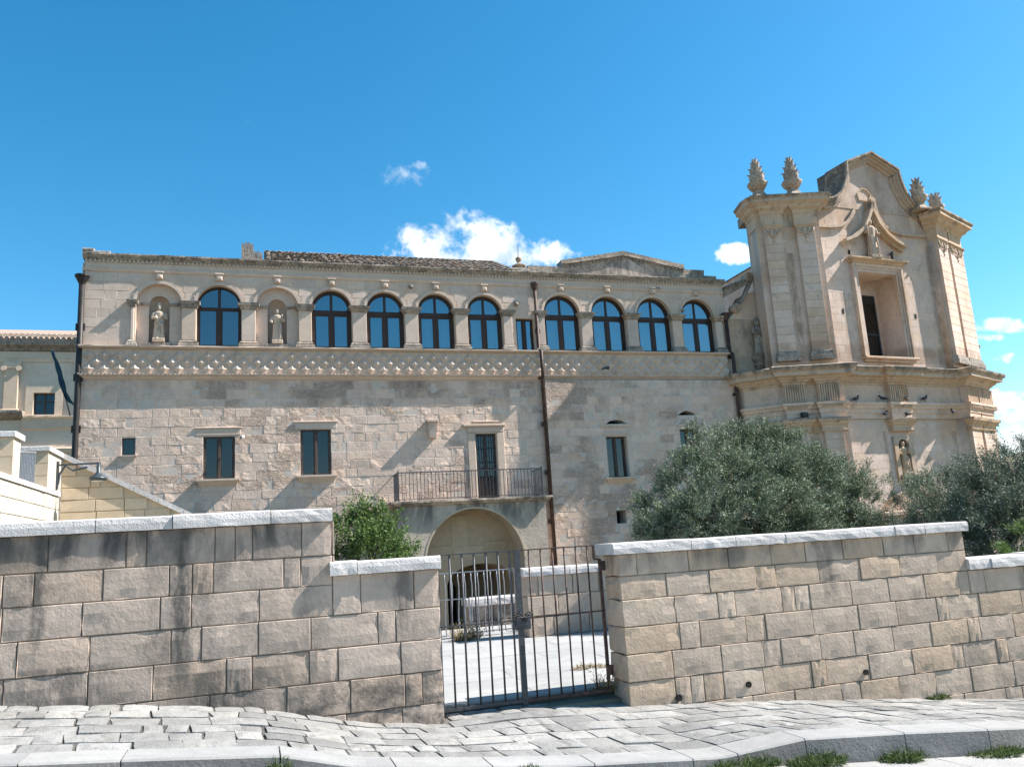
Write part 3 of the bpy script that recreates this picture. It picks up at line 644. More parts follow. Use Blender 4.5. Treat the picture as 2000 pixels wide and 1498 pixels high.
# ------------------------------------------------------------------ near boundary walls
def lens_near(r): return r.choice((r.uniform(.42, .66), r.uniform(.42, .66), r.uniform(.15, .26), r.uniform(.5, .62)))
def wall_core(parent, pieces, mat='mortar'):
    mb = MB()
    for p in pieces: mb.box(*p)
    mb.obj('core', mat, parent)
def coping(parent, xs_, y0, y1, z0, z1, ov=.05, endl=0, endr=0):
    r = random.Random(int(xs_[0]*100)+3)
    for i, (a, b) in enumerate(zip(xs_[:-1], xs_[1:])):
        mb = MB(); dz = r.uniform(-.008, .008); dy = r.uniform(-.010, .010); c = .012; n = 6
        xx = [a+.004+(b-a-.008)*k/n for k in range(n+1)]; vs = []; fs = []
        for x_ in xx:
            e = lambda s: mnoise.noise((x_*9, s, y0))*.010
            vs += [(x_, y1+ov, z0), (x_, y1+ov, z1+dz), (x_, y0-ov+dy+.03, z1+dz+e(1)), (x_, y0-ov+dy+e(2)+.006, z1+dz-.012+e(3)), (x_, y0-ov+dy+e(4), (z0+z1)/2), (x_, y0-ov+dy+.004+e(5), z0+e(6)), ]
        for k in range(n):
            for q in range(6): fs.append((k*6+q, k*6+(q+1) % 6, (k+1)*6+(q+1) % 6, (k+1)*6+q))
        fs += [tuple(reversed(range(6))), tuple(n*6+q for q in range(6))]
        mb.add(vs, fs); fixn(mb.obj('coping_stone', 'coping', parent))
NZ = [-1.98, -1.70, -1.42, -1.13, -.84, -.55, -.27, 0.0, .315]
wl_ = thing('boundary_wall', (0, 8.2, -1.4), 'long dark-stained stone boundary wall to the left of the iron gate, stepping down once', 'wall')
wall_core(wl_, [(-4.6, .68, 8.03, 8.36, -2.2, .31), (.68, 1.69, 8.03, 8.36, -2.2, -.19)])
NP = dict(front=0.0, jit=.006, ch=.006, bul=.006, joint=.008, D=.05, nx=4, nz=3)
r1 = random.Random(21)
ashlar(wl_, (0, 8.0), 0, -3.0, 1.70, [z for z in NZ if z < -.5], lens_near, 'wall_left', rg=r1, **NP)
ashlar(wl_, (0, 8.0), 0, -3.0, .69, [z for z in NZ if z > -.6], lens_near, 'wall_left', rg=r1, **NP)
ashlar(wl_, (0, 8.0), 0, .69, 1.70, [-.55, -.19], lens_near, 'wall_left', rg=r1, **NP)
coping(wl_, [at(x, 1040, 8).x for x in (-420, -160, 187, 338, 529)]+[.70], 8.0, 8.38, .315, .44)
coping(wl_, [.66, at(697, 1110, 8).x, 1.72], 8.0, 8.38, -.19, -.065)
# the block end that faces the step, and the gate jamb
ashlar(wl_, (.69, 8.38), -math.pi/2, 0, .38, [-.19, 0, .315], lambda r: .38, 'wall_left', front=-.002, rg=r1, jit=.001, ch=.01, D=.02)
wr_ = thing('boundary_wall', (6, 8.2, -1.8), 'warm-toned stone boundary wall on the right of the iron gate with drain holes in its lowest blocks', 'wall')
XE = 3.60
wall_core(wr_, [(XE+.06, 8.13, 8.03, 8.38, -2.9, -.17), (8.13, 12.5, 8.03, 8.38, -3.2, -.62)])
RZ = [-2.56, -2.28, -2.0, -1.72, -1.45, -1.18, -.91, -.64, -.40, -.175]
r2 = random.Random(33)
drains = [(at(1325, 1362, 8), .03), (at(1461, 1336, 8), .028), (at(1690, 1312, 8), .026)]
ashlar(wr_, (0, 8.0), 0, XE+.002, 11.6, [z for z in RZ if z < -.6], lens_near, 'wall_right', rg=r2, **NP)
ashlar(wr_, (0, 8.0), 0, XE+.002, 8.14, [z for z in RZ if z > -.7], lens_near, 'wall_right', rg=r2, **NP)
ashlar(wr_, (XE, 8.42), -math.pi/2, 0, .41, RZ[3:], lambda r: r.choice((.2, .3, .41)), 'wall_right', rg=r2, front=0, jit=.006, ch=.016, bul=.006, joint=.012, D=.06, nx=2, nz=3)
coping(wr_, [3.53]+[at(x, 1050, 8).x for x in (1345, 1432, 1530, 1658, 1745, 1803)]+[8.19], 8.0, 8.38, -.175, -.06)
coping(wr_, [8.12, 8.45, 9.3, 10.2, 11.2, 12.4], 8.0, 8.38, -.63, -.505)
for p, r_ in drains:
    mb = MB(); mb.tube([(p.x, 7.978, p.z), (p.x, 8.05, p.z)], [r_*1.15, r_], 12, caps=False); mb.tube([(p.x, 7.980, p.z), (p.x, 7.9805, p.z)], r_*1.08, 10); mb.obj('drain_hole', 'void', wr_)
# ------------------------------------------------------------------ iron gate
GY = 8.28
gt = thing('iron_gate', (2.6, GY, -1.55), 'closed rusty iron double gate with a chained lock plate between two stone walls', 'gate')
def G(x, y): p = at(x, y, GY); return Vector((p.x, GY, p.z))
ztl = (G(856, 1086).z+G(1157, 1064).z)/2
zb_l, zb_r = G(862, 1388).z, G(1172, 1349).z
xl, xm, xr = 1.745, G(1017, 1220).x, G(1181, 1225).x
xr1 = G(1158, 1070).x; zn = G(1160, 1092).z; zm = G(990, 1213).z
zbot = lambda x: zb_l+(zb_r-zb_l)*(x-xl)/(xr-xl)
fr = MB()
fr.bar((xl, GY, ztl), (xm, GY, ztl), .012, .03).bar((xl, GY, zm), (xm, GY, zm), .012, .03).bar((xl, GY, zbot(xl)), (xm, GY, zbot(xm)), .03, .035)
fr.bar((xl, GY, ztl), (xl, GY, zbot(xl)), .028, .03); fr.obj('leaf_frame', 'iron', gt)
fr = MB()
fr.bar((xm+.03, GY, ztl), (xr1, GY, ztl), .012, .03).bar((xm+.03, GY, zm+.01), (xr, GY, zm+.02), .012, .03).bar((xm, GY, zbot(xm)), (xr, GY, zbot(xr)), .03, .035)
fr.bar((xr1, GY, ztl), (xr1, GY, zn), .014, .03).bar((xr1, GY, zn), (xr, GY, zn), .014, .03).bar((xr, GY, zn), (xr, GY, zbot(xr)-.02), .03, .03); fr.obj('leaf_frame', 'iron_rust', gt)
mb = MB(); mb.bar((xm, GY, ztl+.005), (xm, GY, zbot(xm)-.05), .055, .04); mb.obj('centre_post', 'iron', gt)
for k in range(1, 7):
    x = xl+(xm-xl)*k/6.6; mb = MB(); mb.tube([(x, GY, ztl), (x, GY, zbot(x))], .0105, 8); mb.obj('bar', 'iron', gt, smooth=True)
for k in range(1, 7):
    x = xm+(xr1-xm)*k/6.55; mb = MB(); mb.tube([(x, GY, ztl), (x, GY, zbot(x))], .0095, 8); mb.obj('bar', 'iron_rust', gt, smooth=True)
mb = MB(); mb.bbox(xm-.085, xm+.1, GY-.035, GY-.02, zm-.09, zm+.035, .004); mb.box(xm-.06, xm+.07, GY-.045, GY-.036, zm-.05, zm+.02); mb.obj('lock_plate', 'iron', gt)
ch = MB()
for k in range(9):
    a = k/8; c = Vector((xm-.07+.17*a, GY-.055-.012*math.sin(a*3.1), zm+.045+.02*math.sin(a*9)))
    pts = [c+Vector((math.cos(t)*.02, math.sin(t)*.010*(k % 2), math.sin(t)*.012+math.cos(t)*.004*(k % 3-1))) for t in [i*math.pi/4 for i in range(9)]]
    ch.tube(pts, .006, 6, caps=False)
ch.ellip((xm+.03, GY-.06, zm+.02), (.022, .014, .028)); ch.obj('chain', 'black', gt, smooth=True)
for z in (zn-.07, zbot(xr)+.2):
    mb = MB(); mb.box(xr-.022, xr+.05, GY-.035, GY-.012, z-.05, z+.05); mb.obj('hinge', 'iron_rust', gt)
# ------------------------------------------------------------------ inner wall, low wall, inner railing
r3 = random.Random(9)
iw = thing('inner_wall', (6.5, 13.6, -1.53), 'sunlit stone garden wall with pale coping seen through the right gate leaf', 'wall')
wall_core(iw, [(4.36, 9.6, 13.43, 13.76, -1.7, -.55)])
ashlar(iw, (0, 13.4), 0, 4.32, 9.6, courses(-1.53, -.55, .29, r3, .005), lens_near, 'wall_right', rg=r3, front=0, jit=.004, ch=.010, bul=.004, D=.05)
ashlar(iw, (4.32, 13.8), -math.pi/2, 0, .38, courses(-1.53, -.55, .29, r3, .005), lambda r: .38, 'wall_right', rg=r3, front=0, jit=.003, ch=.01, D=.05)
coping(iw, [4.26, 5.1, 5.75, 6.8, 7.9, 8.7, 9.65], 13.4, 13.78, -.55, -.42)
lw = thing('inner_wall', (4.6, 16.2, -1.9), 'low stone parapet wall behind the thin bent railing, in front of the arched porch', 'wall')
wall_core(lw, [(3.99, 6.6, 16.03, 16.36, -2.5, -1.14)])
ashlar(lw, (0, 16.0), 0, 3.96, 6.6, courses(-1.72, -1.14, .29, r3, .005), lens_near, 'wall_left', rg=r3, front=0, jit=.004, ch=.010, bul=.004, D=.05)
coping(lw, [3.92, 4.95, 5.8, 6.65], 16.0, 16.38, -1.14, -1.0)
rl = thing('iron_railing', (3.7, 14.3, -1.53), 'thin grey railing with wavy bars behind the left gate leaf', 'railing')
RY = 14.3
def Rl(x, y): return at(x, y, RY)
a = Rl(866, 1120); b = Rl(1004, 1110); mb = MB()
mb.bar((2.6, RY, a.z), (b.x, RY, b.z), .018, .025).bar((2.6, RY, -1.48), (3.14, RY, -1.48), .02, .025).bar((3.35, RY, -1.46), (b.x, RY, -1.45), .02, .025)
mb.bar((2.6, RY, Rl(860, 1173).z), (3.55, RY, Rl(912, 1168).z), .014, .02).bar((b.x, RY, b.z), (b.x, RY, -1.5), .03, .03).bar((3.55, RY, Rl(912, 1168).z), (3.57, RY, -1.5), .03, .03); mb.obj('rail_frame', 'iron_pale', rl)
xb = 2.66
while xb < b.x-.06:
    mb = MB(); s = .018
    mb.tube([(xb+.012*math.sin(t*6.28)*(1 if t > .1 else 0), RY, a.z+(-1.48-a.z)*t) for t in [i/10 for i in range(11)]], .010, 7); mb.obj('bar', 'iron_pale', rl, smooth=True); xb += .118
# ------------------------------------------------------------------ the convent
FY = 25.0
def FX(x, y=650): return at(x, y, FY).x
def FZ(x, y): return at(x, y, FY).z
cv = thing('convent_building', (6, 27, -2.5), 'long two-storey stone convent with a row of arched windows above a diamond-pointed frieze', 'building')
XL, XR, ZB = -4.67, 16.28, -2.6
ZS, ZSP = 6.22, 7.50                       # arcade sill and springing
BAYS = [('niche', -2.68, .62), ('sky', -1.02, .63), ('niche', .65, .62), ('grey', 2.28, .61), ('cur', 3.95, .6), ('cur', 5.59, .6), ('cur', 7.22, .6),
        ('cur', 9.93, .65), ('cur', 11.65, .65), ('cur', 13.39, .66), ('cur', 15.12, .66)]
ZTOP = 8.86
up_holes = [arch(c-h, c+h, ZS+.01, ZSP+(.05 if c > 9 else 0)) for _, c, h in BAYS]
NW = rect(8.27, 8.9, ZS+.01, 7.34)
low_open = {'small': (-3.56, -3.22, 3.08, 3.57), 'A': (-1.42, -.56, 2.33, 3.56), 'B': (1.29, 2.18, 2.35, 3.72), 'door': (6.68, 7.36, 1.40, 3.50),
            'C': (11.12, 11.86, 1.94, 3.30), 'D': (13.88, 14.6, 2.2, 3.5), 'vent': (11.27, 11.62, .44, .87)}
slits = [[(11.16, 3.72), (11.93, 3.72), (11.75, 3.83), (11.52, 3.86), (11.3, 3.82)], [(13.85, 3.98), (14.65, 3.98), (14.45, 4.08), (14.2, 4.15), (14.0, 4.07)]]
# pointed-arch doorway in the back wall of the porch
PORCH_IN = arch(5.55, 7.75, -2.55, -1.15, rise=.62)
low_holes = [rect(a, b, c, d) for a, b, c, d in low_open.values()]+slits+[PORCH_IN]
XS = 9.10                                   # the right half of the lower wall stands a little forward
plate('lower_wall', rect(XL, XS, ZB, 5.22), [h for h in low_holes if h[0][0] < XS], (0, FY), 0, 0, .5, 'pale_mortar', cv)
STEP = .13
plate('lower_wall', rect(XS, XR, ZB, 5.22), [h for h in low_holes if h[0][0] > XS], (0, FY), 0, STEP, .5+STEP, 'pale_mortar', cv)
plate('upper_wall', rect(XL, XR, ZS, ZTOP), up_holes+[NW], (0, FY), 0, 0, .45, 'facade_smooth', cv)
mb = MB(); mb.box(XL, XR, FY+.0, FY+.5, 5.22, ZS); mb.obj('frieze_backing', 'facade_smooth', cv)
def lens_f(r): return r.choice((r.uniform(.3, .5), r.uniform(.42, .62), r.uniform(.5, .8)))
rf = random.Random(77)
big_first = lambda t: (t[1]-t[0])*(t[3]-t[2]) if t[2] > -.4 else -1
def grow(poly, d):
    xs = [p[0] for p in poly]; zs_ = [p[1] for p in poly]; cx = (min(xs)+max(xs))/2; cz = (min(zs_)+max(zs_))/2
    return [(p[0]+(d if p[0] > cx else -d), p[1]+(d if p[1] > cz else -d)) for p in poly]
FP = dict(jit=.004, ch=.007, bul=.005, joint=.012, D=.04, nx=2, nz=1)
fz_ = courses(ZB, 5.21, .272, rf, .015)
ashlar(cv, (0, FY), 0, XL-.005, XS-.01, fz_, lens_f, 'facade', holes=[grow(h, .004) for h in low_holes if h[0][0] < XS]+[rect(3.98, 8.57, -2.6, 1.27)], front=.008, cap=215, rg=rf, prefer=big_first, **FP)
ashlar(cv, (0, FY-STEP), 0, XS-.005, XR, fz_, lens_f, 'facade', holes=[grow(h, .004) for h in low_holes if h[0][0] > XS], front=.007, cap=85, rg=rf, prefer=big_first, **FP)
up_blk = [arch(c-h-.10, c+h+.10, ZS, ZSP, rise=h+.24) for _, c, h in BAYS]+[grow(NW, .02)]
ashlar(cv, (0, FY), 0, XL-.005, XR, courses(ZS+.005, 8.42, .27, rf, .004), lens_f, 'facade_smooth', holes=up_blk, front=.008, jit=.002, ch=.005, bul=.002, joint=.007, D=.03, nx=1, nz=1, cap=0, rg=rf)
# flanks, back and roof of the block so the rooms behind the glass are closed
mb = MB(); LX = -5.55
mb.hull8([(XL, FY+.02, ZB), (XL+.4, FY+.4, ZB), (LX+.4, 31.5, ZB), (LX, 31.5, ZB)], [(XL-.06, FY+.02, 8.7), (XL+.4, FY+.4, 8.7), (LX+.4, 31.5, 8.7), (LX, 31.5, 8.7)])
mb.obj('side_wall', 'facade_smooth', cv); mb = MB(); mb.box(XR-.4, XR, FY+.5, 33, ZB, 8.7); mb.obj('side_wall', 'facade_smooth', cv); mb = MB(); mb.box(LX, XR, 33, 33.4, ZB, 8.7); mb.obj('rear_wall', 'facade_smooth', cv)
mb = MB(); mb.hull8([(XL+.1, FY+.46, 8.6), (XR, FY+.46, 8.6), (XR, 33.2, 8.6), (LX+.35, 33.2, 8.6)], [(XL+.1, FY+.46, 8.72), (XR, FY+.46, 8.72), (XR, 33.2, 8.72), (LX+.35, 33.2, 8.72)]); mb.obj('roof_deck', 'dark', cv)
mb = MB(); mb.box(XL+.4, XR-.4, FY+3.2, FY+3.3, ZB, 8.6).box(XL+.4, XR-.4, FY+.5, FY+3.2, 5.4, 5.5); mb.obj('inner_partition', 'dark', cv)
# --- windows
def pane_obj(parent, poly, y, mat):
    mb = MB(); n = len(poly); mb.add([(p[0], y, p[1]) for p in poly]+[(p[0], y+.006, p[1]) for p in poly], [tuple(range(n)), tuple(reversed(range(n, 2*n)))]+[(i, i+n, (i+1) % n+n, (i+1) % n) for i in range(n)])
    return mb.obj('pane', mat, parent)
def curtain_obj(parent, a, b, z0, z1, y, mat, seed):
    mb = MB(); n = 44; vs = []
    for i in range(n+1):
        x = a+(b-a)*i/n; d = .035*math.sin(i*1.15+seed)+.02*math.sin(i*.47+seed*2)
        vs += [(x, y+d, z0), (x+.01*math.sin(i*.6+seed), y+d*.5, z1)]
    mb.add(vs, [(2*i, 2*i+2, 2*i+3, 2*i+1) for i in range(n)]); return mb.obj('curtain', mat, parent)
def arched_window(c, h, kind, zs):
    y = FY+.16; t = .095 if kind != 'sky' else .05; ap = zs+h
    outer = arch(c-h-.01, c+h+.01, ZS-.02, zs, 22); inner = arch(c-h+t, c+h-t, ZS+.075, zs, 22)
    fr = plate('window', outer, [inner], (0, y), 0, 0, .09, 'wood', cv)
    zt = zs-.02; fb = MB(); z0 = ZS+.07
    fb.bbox(c-h+t-.01, c+h-t+.01, y+.01, y+.075, zt-.13 if kind != 'sky' else zt-.05, zt+.01, .012)
    fb.bbox(c-.05, c+.05, y+.015, y+.07, z0, zt-.04, .012).bbox(c-.04, c+.04, y+.02, y+.07, zt, ap-t+.01, .012)
    s = .045                                                    # leaf stiles and rails
    zl = zt-.13 if kind != 'sky' else zt-.05
    for a, b in ((c-h+t, c-.05), (c+.05, c+h-t)):
        fb.box(a-.002, a+s, y+.03, y+.065, z0, zl).box(b-s, b+.002, y+.03, y+.065, z0, zl).box(a+s, b-s, y+.031, y+.064, z0-.01, z0+s).box(a+s, b-s, y+.031, y+.064, zl-s, zl+.002)
    fb.obj('sash', 'wood', fr)
    g = {'sky': 'glass_sky'}.get(kind, 'glass'); yp = y+.05
    pane_obj(fr, rect(c-h+t, c-.045, z0, zl), yp, g); pane_obj(fr, rect(c+.045, c+h-t, z0, zl), yp, g)
    r = h-t+.005; a1 = math.degrees(math.acos(.035/r))
    pane_obj(fr, [(c+.035, zt)]+arc(c, r, zs, 0, a1, 10)+[], yp, g); pane_obj(fr, [(c-.035, zt)]+arc(c, r, zs, 180-a1, 180, 10), yp, g)
    if kind != 'sky':
        curtain_obj(fr, c-h+.02, c+h-.02, ZS, ap+.1, y+.26, 'curtain' if kind == 'cur' else 'curtain_grey', c)
    mb = MB(); mb.bbox(c-h, c+h, FY+.02, FY+.16, ZS-.03, ZS+.012, .008); mb.obj('sill', 'lichen', fr)
for kind, c, h in BAYS:
    if kind != 'niche': arched_window(c, h, kind, ZSP+(.05 if c > 9 else 0))
def rect_window(o, y, mat, glass, cats=True, mull=.07, t=.05, bars=False, curtain=None):
    a, b, z0, z1 = o; fr = plate('window', rect(a-.005, b+.005, z0-.005, z1+.005), [rect(a+t, b-t, z0+t, z1-t)], (0, y), 0, 0, .07, mat, cv)
    m_ = (a+b)/2; fb = MB(); fb.bbox(m_-mull/2, m_+mull/2, y-.01, y+.06, z0+t-.005, z1-t+.005, .008); s = .03
    for p, q in ((a+t, m_-mull/2), (m_+mull/2, b-t)): fb.box(p, p+s, y+.015, y+.05, z0+t, z1-t).box(q-s, q, y+.015, y+.05, z0+t, z1-t)
    fb.obj('sash', mat, fr)
    for p, q in ((a+t-.003, m_-mull/2+.003), (m_+mull/2-.003, b-t+.003)): pane_obj(fr, rect(p, q, z0+t-.003, z1-t+.003), y+.032, glass)
    if curtain: curtain_obj(fr, a, b, z0, z1, y+.2, curtain, a)
    return fr
rect_window((8.27, 8.9, ZS+.01, 7.34), FY+.14, 'wood', 'glass', mull=.10, curtain='curtain')
rect_window(low_open['A'], FY+.05, 'wood_red', 'glass_dark', curtain='curtain_grey'); rect_window(low_open['B'], FY+.05, 'wood_red', 'glass_dark', curtain='curtain_grey')
rect_window(low_open['C'], FY+.06, 'wood_red', 'glass_dark', curtain='curtain_grey'); rect_window(low_open['D'], FY+.06, 'wood_red', 'glass_dark')
a, b, c_, d_ = low_open['small']; fr = plate('window', rect(a-.004, b+.004, c_-.004, d_+.004), [rect(a+.03, b-.03, c_+.03, d_-.03)], (0, FY+.08), 0, 0, .05, 'wood_red', cv)
pane_obj(fr, rect(a+.025, b-.025, c_+.025, d_-.025), FY+.1, 'glass_dark'); curtain_obj(fr, a, b, c_, d_, FY+.2, 'curtain_grey', 2)
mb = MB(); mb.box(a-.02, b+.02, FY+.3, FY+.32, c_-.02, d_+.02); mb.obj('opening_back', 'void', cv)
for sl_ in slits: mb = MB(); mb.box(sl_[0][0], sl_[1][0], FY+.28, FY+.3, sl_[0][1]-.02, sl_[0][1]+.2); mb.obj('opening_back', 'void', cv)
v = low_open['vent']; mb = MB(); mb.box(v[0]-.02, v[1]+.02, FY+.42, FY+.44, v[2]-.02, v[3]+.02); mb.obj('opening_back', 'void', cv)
# sills, lintels and surrounds of the lower windows
def sill(x0, x1, z, proj=.17, th=.05, y=FY):
    mb = MB(); s = .16
    mb.add([(x0, y-proj, z-th), (x1, y-proj, z-th), (x1, y-proj, z), (x0, y-proj, z), (x0, y+.1, z-th), (x1, y+.1, z-th), (x1, y+.1, z+.01), (x0, y+.1, z+.01)], [(0, 1, 2, 3), (3, 2, 6, 7), (0, 4, 5, 1), (0, 3, 7, 4), (1, 5, 6, 2)])
    mb.add([(x0+.03, y-proj+.02, z-th-.001), (x1-.03, y-proj+.02, z-th-.001), (x1-.1, y-.005, z-th-s), (x0+.1, y-.005, z-th-s), (x0+.03, y, z-th-.001), (x1-.03, y, z-th-.001)], [(0, 3, 2, 1), (0, 4, 3), (1, 2, 5)])
    mb.obj('window_sill', 'facade_smooth', cv)
sill(-1.6, -.42, 2.325); sill(1.16, 2.34, 2.345, .18); sill(-3.62, -3.16, 3.075, .07, .03); sill(10.95, 12.02, 1.935, .16, .05, FY-STEP)
def lintel(x0, x1, z0, z1, proj=.05, y=FY): mb = MB(); mb.bbox(x0, x1, y-proj, y+.02, z0, z1, .012); mb.obj('lintel', 'facade_smooth', cv)
lintel(-1.62, -.4, 3.60, 3.80, .02); lintel(-1.66, -.36, 3.80, 3.83, .05); lintel(1.14, 2.36, 3.75, 3.93, .02); lintel(1.1, 2.4, 3.93, 3.97, .06)
lintel(11.02, 11.98, 3.34, 3.45, .02, FY-STEP); lintel(10.95, 12.1, 3.63, 3.70, .05, FY-STEP); lintel(13.8, 14.75, 3.6, 3.66, .04, FY-STEP)
for (x0, x1, z0, z1, p) in ((6.42, 6.66, 1.40, 3.52, .035), (7.38, 7.62, 1.40, 3.52, .035), (6.42, 7.62, 3.54, 3.72, .04), (6.28, 7.66, 3.72, 3.79, .12), (6.6, 7.45, 3.86, 3.9, .06)): lintel(x0, x1, z0, z1, p)
for (x0, x1, z0, z1) in ((10.98, 11.1, 1.95, 3.32), (11.88, 12.05, 1.95, 3.32)): lintel(x0, x1, z0, z1, .015, FY-STEP)
mb = MB(); mb.bbox(5.1, 5.46, FY-.27, FY+.01, 3.86, 3.94, .01).hull8([(5.15, FY-.2, 3.86), (5.41, FY-.2, 3.86), (5.41, FY+.01, 3.86), (5.15, FY+.01, 3.86)][::-1], [(5.17, FY-.15, 3.38), (5.39, FY-.15, 3.38), (5.39, FY+.01, 3.38), (5.17, FY+.01, 3.38)][::-1]); mb.obj('corbel', 'facade_smooth', cv)
# balcony door: panelled wood below, barred dark opening above
a, b, z0, z1 = low_open['door']; dr = MB(); y = FY+.14
dr.box(a, a+.06, y, y+.06, z0, z1).box(b-.06, b, y, y+.06, z0, z1).box(a+.06, b-.06, y, y+.06, z1-.06, z1).box((a+b)/2-.05, (a+b)/2+.05, y-.01, y+.05, z0, z1-.06)
for p, q in ((a+.06, (a+b)/2-.05), ((a+b)/2+.05, b-.06)): dr.bbox(p, q, y+.01, y+.05, z0, z0+.72, .02).box(p, q, y+.012, y+.05, z0+.95, z0+1.02)
d_o = dr.obj('door', 'wood_red', cv)
pane_obj(d_o, rect(a+.06, b-.06, z0+.72, z1-.06), y+.045, 'glass_dark')
gb = MB()
for k in range(1, 8): x = a+(b-a)*k/8; gb.bar((x, FY+.06, z0+.3), (x, FY+.06, z1-.01), .014)
for z in (z0+.75, z0+1.2, z0+1.65): gb.bar((a, FY+.075, z), (b, FY+.075, z), .02, .012)
gb.obj('door_grille', 'iron', d_o)
mb = MB(); mb.box(a, b, FY+.3, FY+.32, z0, z1); mb.obj('door_backing', 'void', d_o)
# --- arcade: archivolts, imposts, pilasters, keystones
prof_cap = [(0, .0), (.035, .02), (.05, .06), (.06, .10), (.10, .12), (.115, .19), (.12, .20), (0, .20)]
prof_base = [(0, 0), (.10, 0), (.10, .07), (.075, .10), (.085, .14), (.05, .17), (.03, .2), (0, .2)]
def pilaster(x0, x1, dp=.06):
    p = MB(); p.bbox(x0, x1, FY-dp, FY+.12, ZS+.2, 7.38, .008); po = p.obj('pilaster', 'facade_smooth', cv)
    path = [(x0, FY+.12), (x0, FY-dp), (x1, FY-dp), (x1, FY+.12)]
    c_ = MB(); c_.sweep(path, [(o, 7.38+z) for o, z in prof_cap]); fixn(c_.obj('capital', 'lichen', po))
    c_ = MB(); c_.sweep(path, [(o*.9, ZS+z*.9) for o, z in prof_base]); fixn(c_.obj('base', 'lichen', po))
edges = [(-3.42, -3.34)]
for (k0, c0, h0), (k1, c1, h1) in zip(BAYS[:-1], BAYS[1:]):
    if c1-c0 < 2: edges.append((c0+h0+.012, c1-h1-.012))
    else: edges += [(c0+h0+.012, c0+h0+.3), (c1-h1-.28, c1-h1-.012)]
edges.append((BAYS[-1][1]+BAYS[-1][2]+.012, BAYS[-1][1]+BAYS[-1][2]+.3))
for a, b in edges: pilaster(a, b)
for kind, c, h in BAYS:
    zs = ZSP+(.05 if c > 9 else 0)
    mb = MB(); mb.band(arc(c, h+.002, zs, 180, 0, 26), .09, FY-.028, FY+.05); n0 = 26
    teeth = MB()
    for k in range(1, n0, 2):
        a = math.pi*k/n0; p = (c+(h+.085)*math.cos(a), zs+(h+.085)*math.sin(a)); t = (math.cos(a), math.sin(a)); q = (-t[1], t[0]); w_ = .036
        teeth.hull8([(p[0]-q[0]*w_, FY-.024, p[1]-q[1]*w_), (p[0]+q[0]*w_, FY-.024, p[1]+q[1]*w_), (p[0]+t[0]*.075, FY-.024, p[1]+t[1]*.075)], [(p[0]-q[0]*w_, FY+.02, p[1]-q[1]*w_), (p[0]+q[0]*w_, FY+.02, p[1]+q[1]*w_), (p[0]+t[0]*.075, FY+.02, p[1]+t[1]*.075)])
    ao = fixn(mb.obj('archivolt', 'facade_smooth', cv)); fixn(teeth.obj('arch_teeth', 'facade_smooth', ao, kind='stuff'))
    kz = zs+h+.13
    mb = MB(); mb.bbox(c-.09, c+.09, FY-.10, FY, kz, kz+.17, .015); mb.bbox(c-.12, c+.12, FY-.13, FY, kz+.171, kz+.215, .01); mb.bbox(c-.06, c+.06, FY-.125, FY-.098, kz+.03, kz+.14, .02); mb.obj('keystone', 'facade_smooth', cv)
# small things on the upper wall: shield, lion-like bracket knobs
for (px_, py_, r_) in ((802, 561, .075), (1007, 594, .10), (1332, 607, .075), (1285, 564, .05)):
    p = at(px_, py_, FY); mb = MB(); mb.ellip((p.x, FY-.03, p.z), (r_, .10, r_), 12, 6); mb.ellip((p.x-.01, FY-.11, p.z-.02), (r_*.5, .05, r_*.55), 10, 6); mb.obj('carved_boss', 'lichen', cv, smooth=True)
# --- niches with shell heads
for kind, c, h in BAYS:
    if kind != 'niche': continue
    nw = .28; z0n = ZS+.14; zsn = 7.52
    plate('niche_wall', arch(c-h-.02, c+h+.02, ZS-.02, ZSP, 22), [arch(c-nw, c+nw, z0n, zsn, 14)], (0, FY+.16), 0, 0, .1, 'facade_smooth', cv)
    mb = MB(); n = 12; zz = [z0n-.02, 6.7, zsn]; vs = []; fs = []
    for z in zz: vs += [(c+nw*1.03*math.cos(math.pi*i/n), FY+.24+.30*math.sin(math.pi*i/n), z) for i in range(n+1)]
    for j in range(5):
        e = (j+1)*math.pi/2/5; vs += [(c+nw*1.03*(1-.07*(i%2))*math.cos(math.pi*i/n)*math.cos(e), FY+.24+.30*(1-.12*(i%2))*math.sin(math.pi*i/n)*math.cos(e), zsn+nw*1.03*math.sin(e)) for i in range(n+1)]
    rws = 8; fs = [(j*(n+1)+i, j*(n+1)+i+1, (j+1)*(n+1)+i+1, (j+1)*(n+1)+i) for j in range(rws-1) for i in range(n)]
    mb.add(vs, fs); mb.obj('niche_back', 'facade_smooth', cv, smooth=True)
    for s_ in (c-.395, c+.395): mb = MB(); mb.bbox(s_-.105, s_+.105, FY+.10, FY+.17, zsn-.03, zsn+.05, .01); mb.obj('niche_impost', 'lichen', cv)
    mb = MB(); mb.bbox(c-.34, c+.34, FY+.02, FY+.5, ZS+.01, z0n, .015); mb.obj('niche_ledge', 'lichen', cv)
# --- string course, cornice with dentils, parapet
def hband(z0, z1, proj, name, mat, x0=XL, x1=XR, back=.05): mb = MB(); mb.bbox(x0-.004, x1, FY-proj, FY+back, z0, z1, min(.012, proj*.5)); return mb.obj(name, mat, cv)
mb = MB(); P_ = [(XL-.3, FY+1.2), (XL-.06, FY), (XR, FY)]
mb.sweep([(XL-.06, FY), (XR, FY)], [(0, 8.43), (.035, 8.45), (.05, 8.49), (.065, 8.50), (.065, 8.53), (.02, 8.54), (0, 8.55)]); fixn(mb.obj('string_course', 'facade_smooth', cv))
mb = MB(); mb.sweep([(XL-.06, FY+.0), (XR+.05, FY+.0)], [(-.3, 8.80), (.04, 8.80), (.06, 8.84), (.10, 8.86), (.13, 8.90), (.16, 8.91), (.16, 8.955), (.10, 8.975), (-.5, 8.99)]); fixn(mb.obj('cornice', 'lichen', cv))
dn = MB(); x = XL
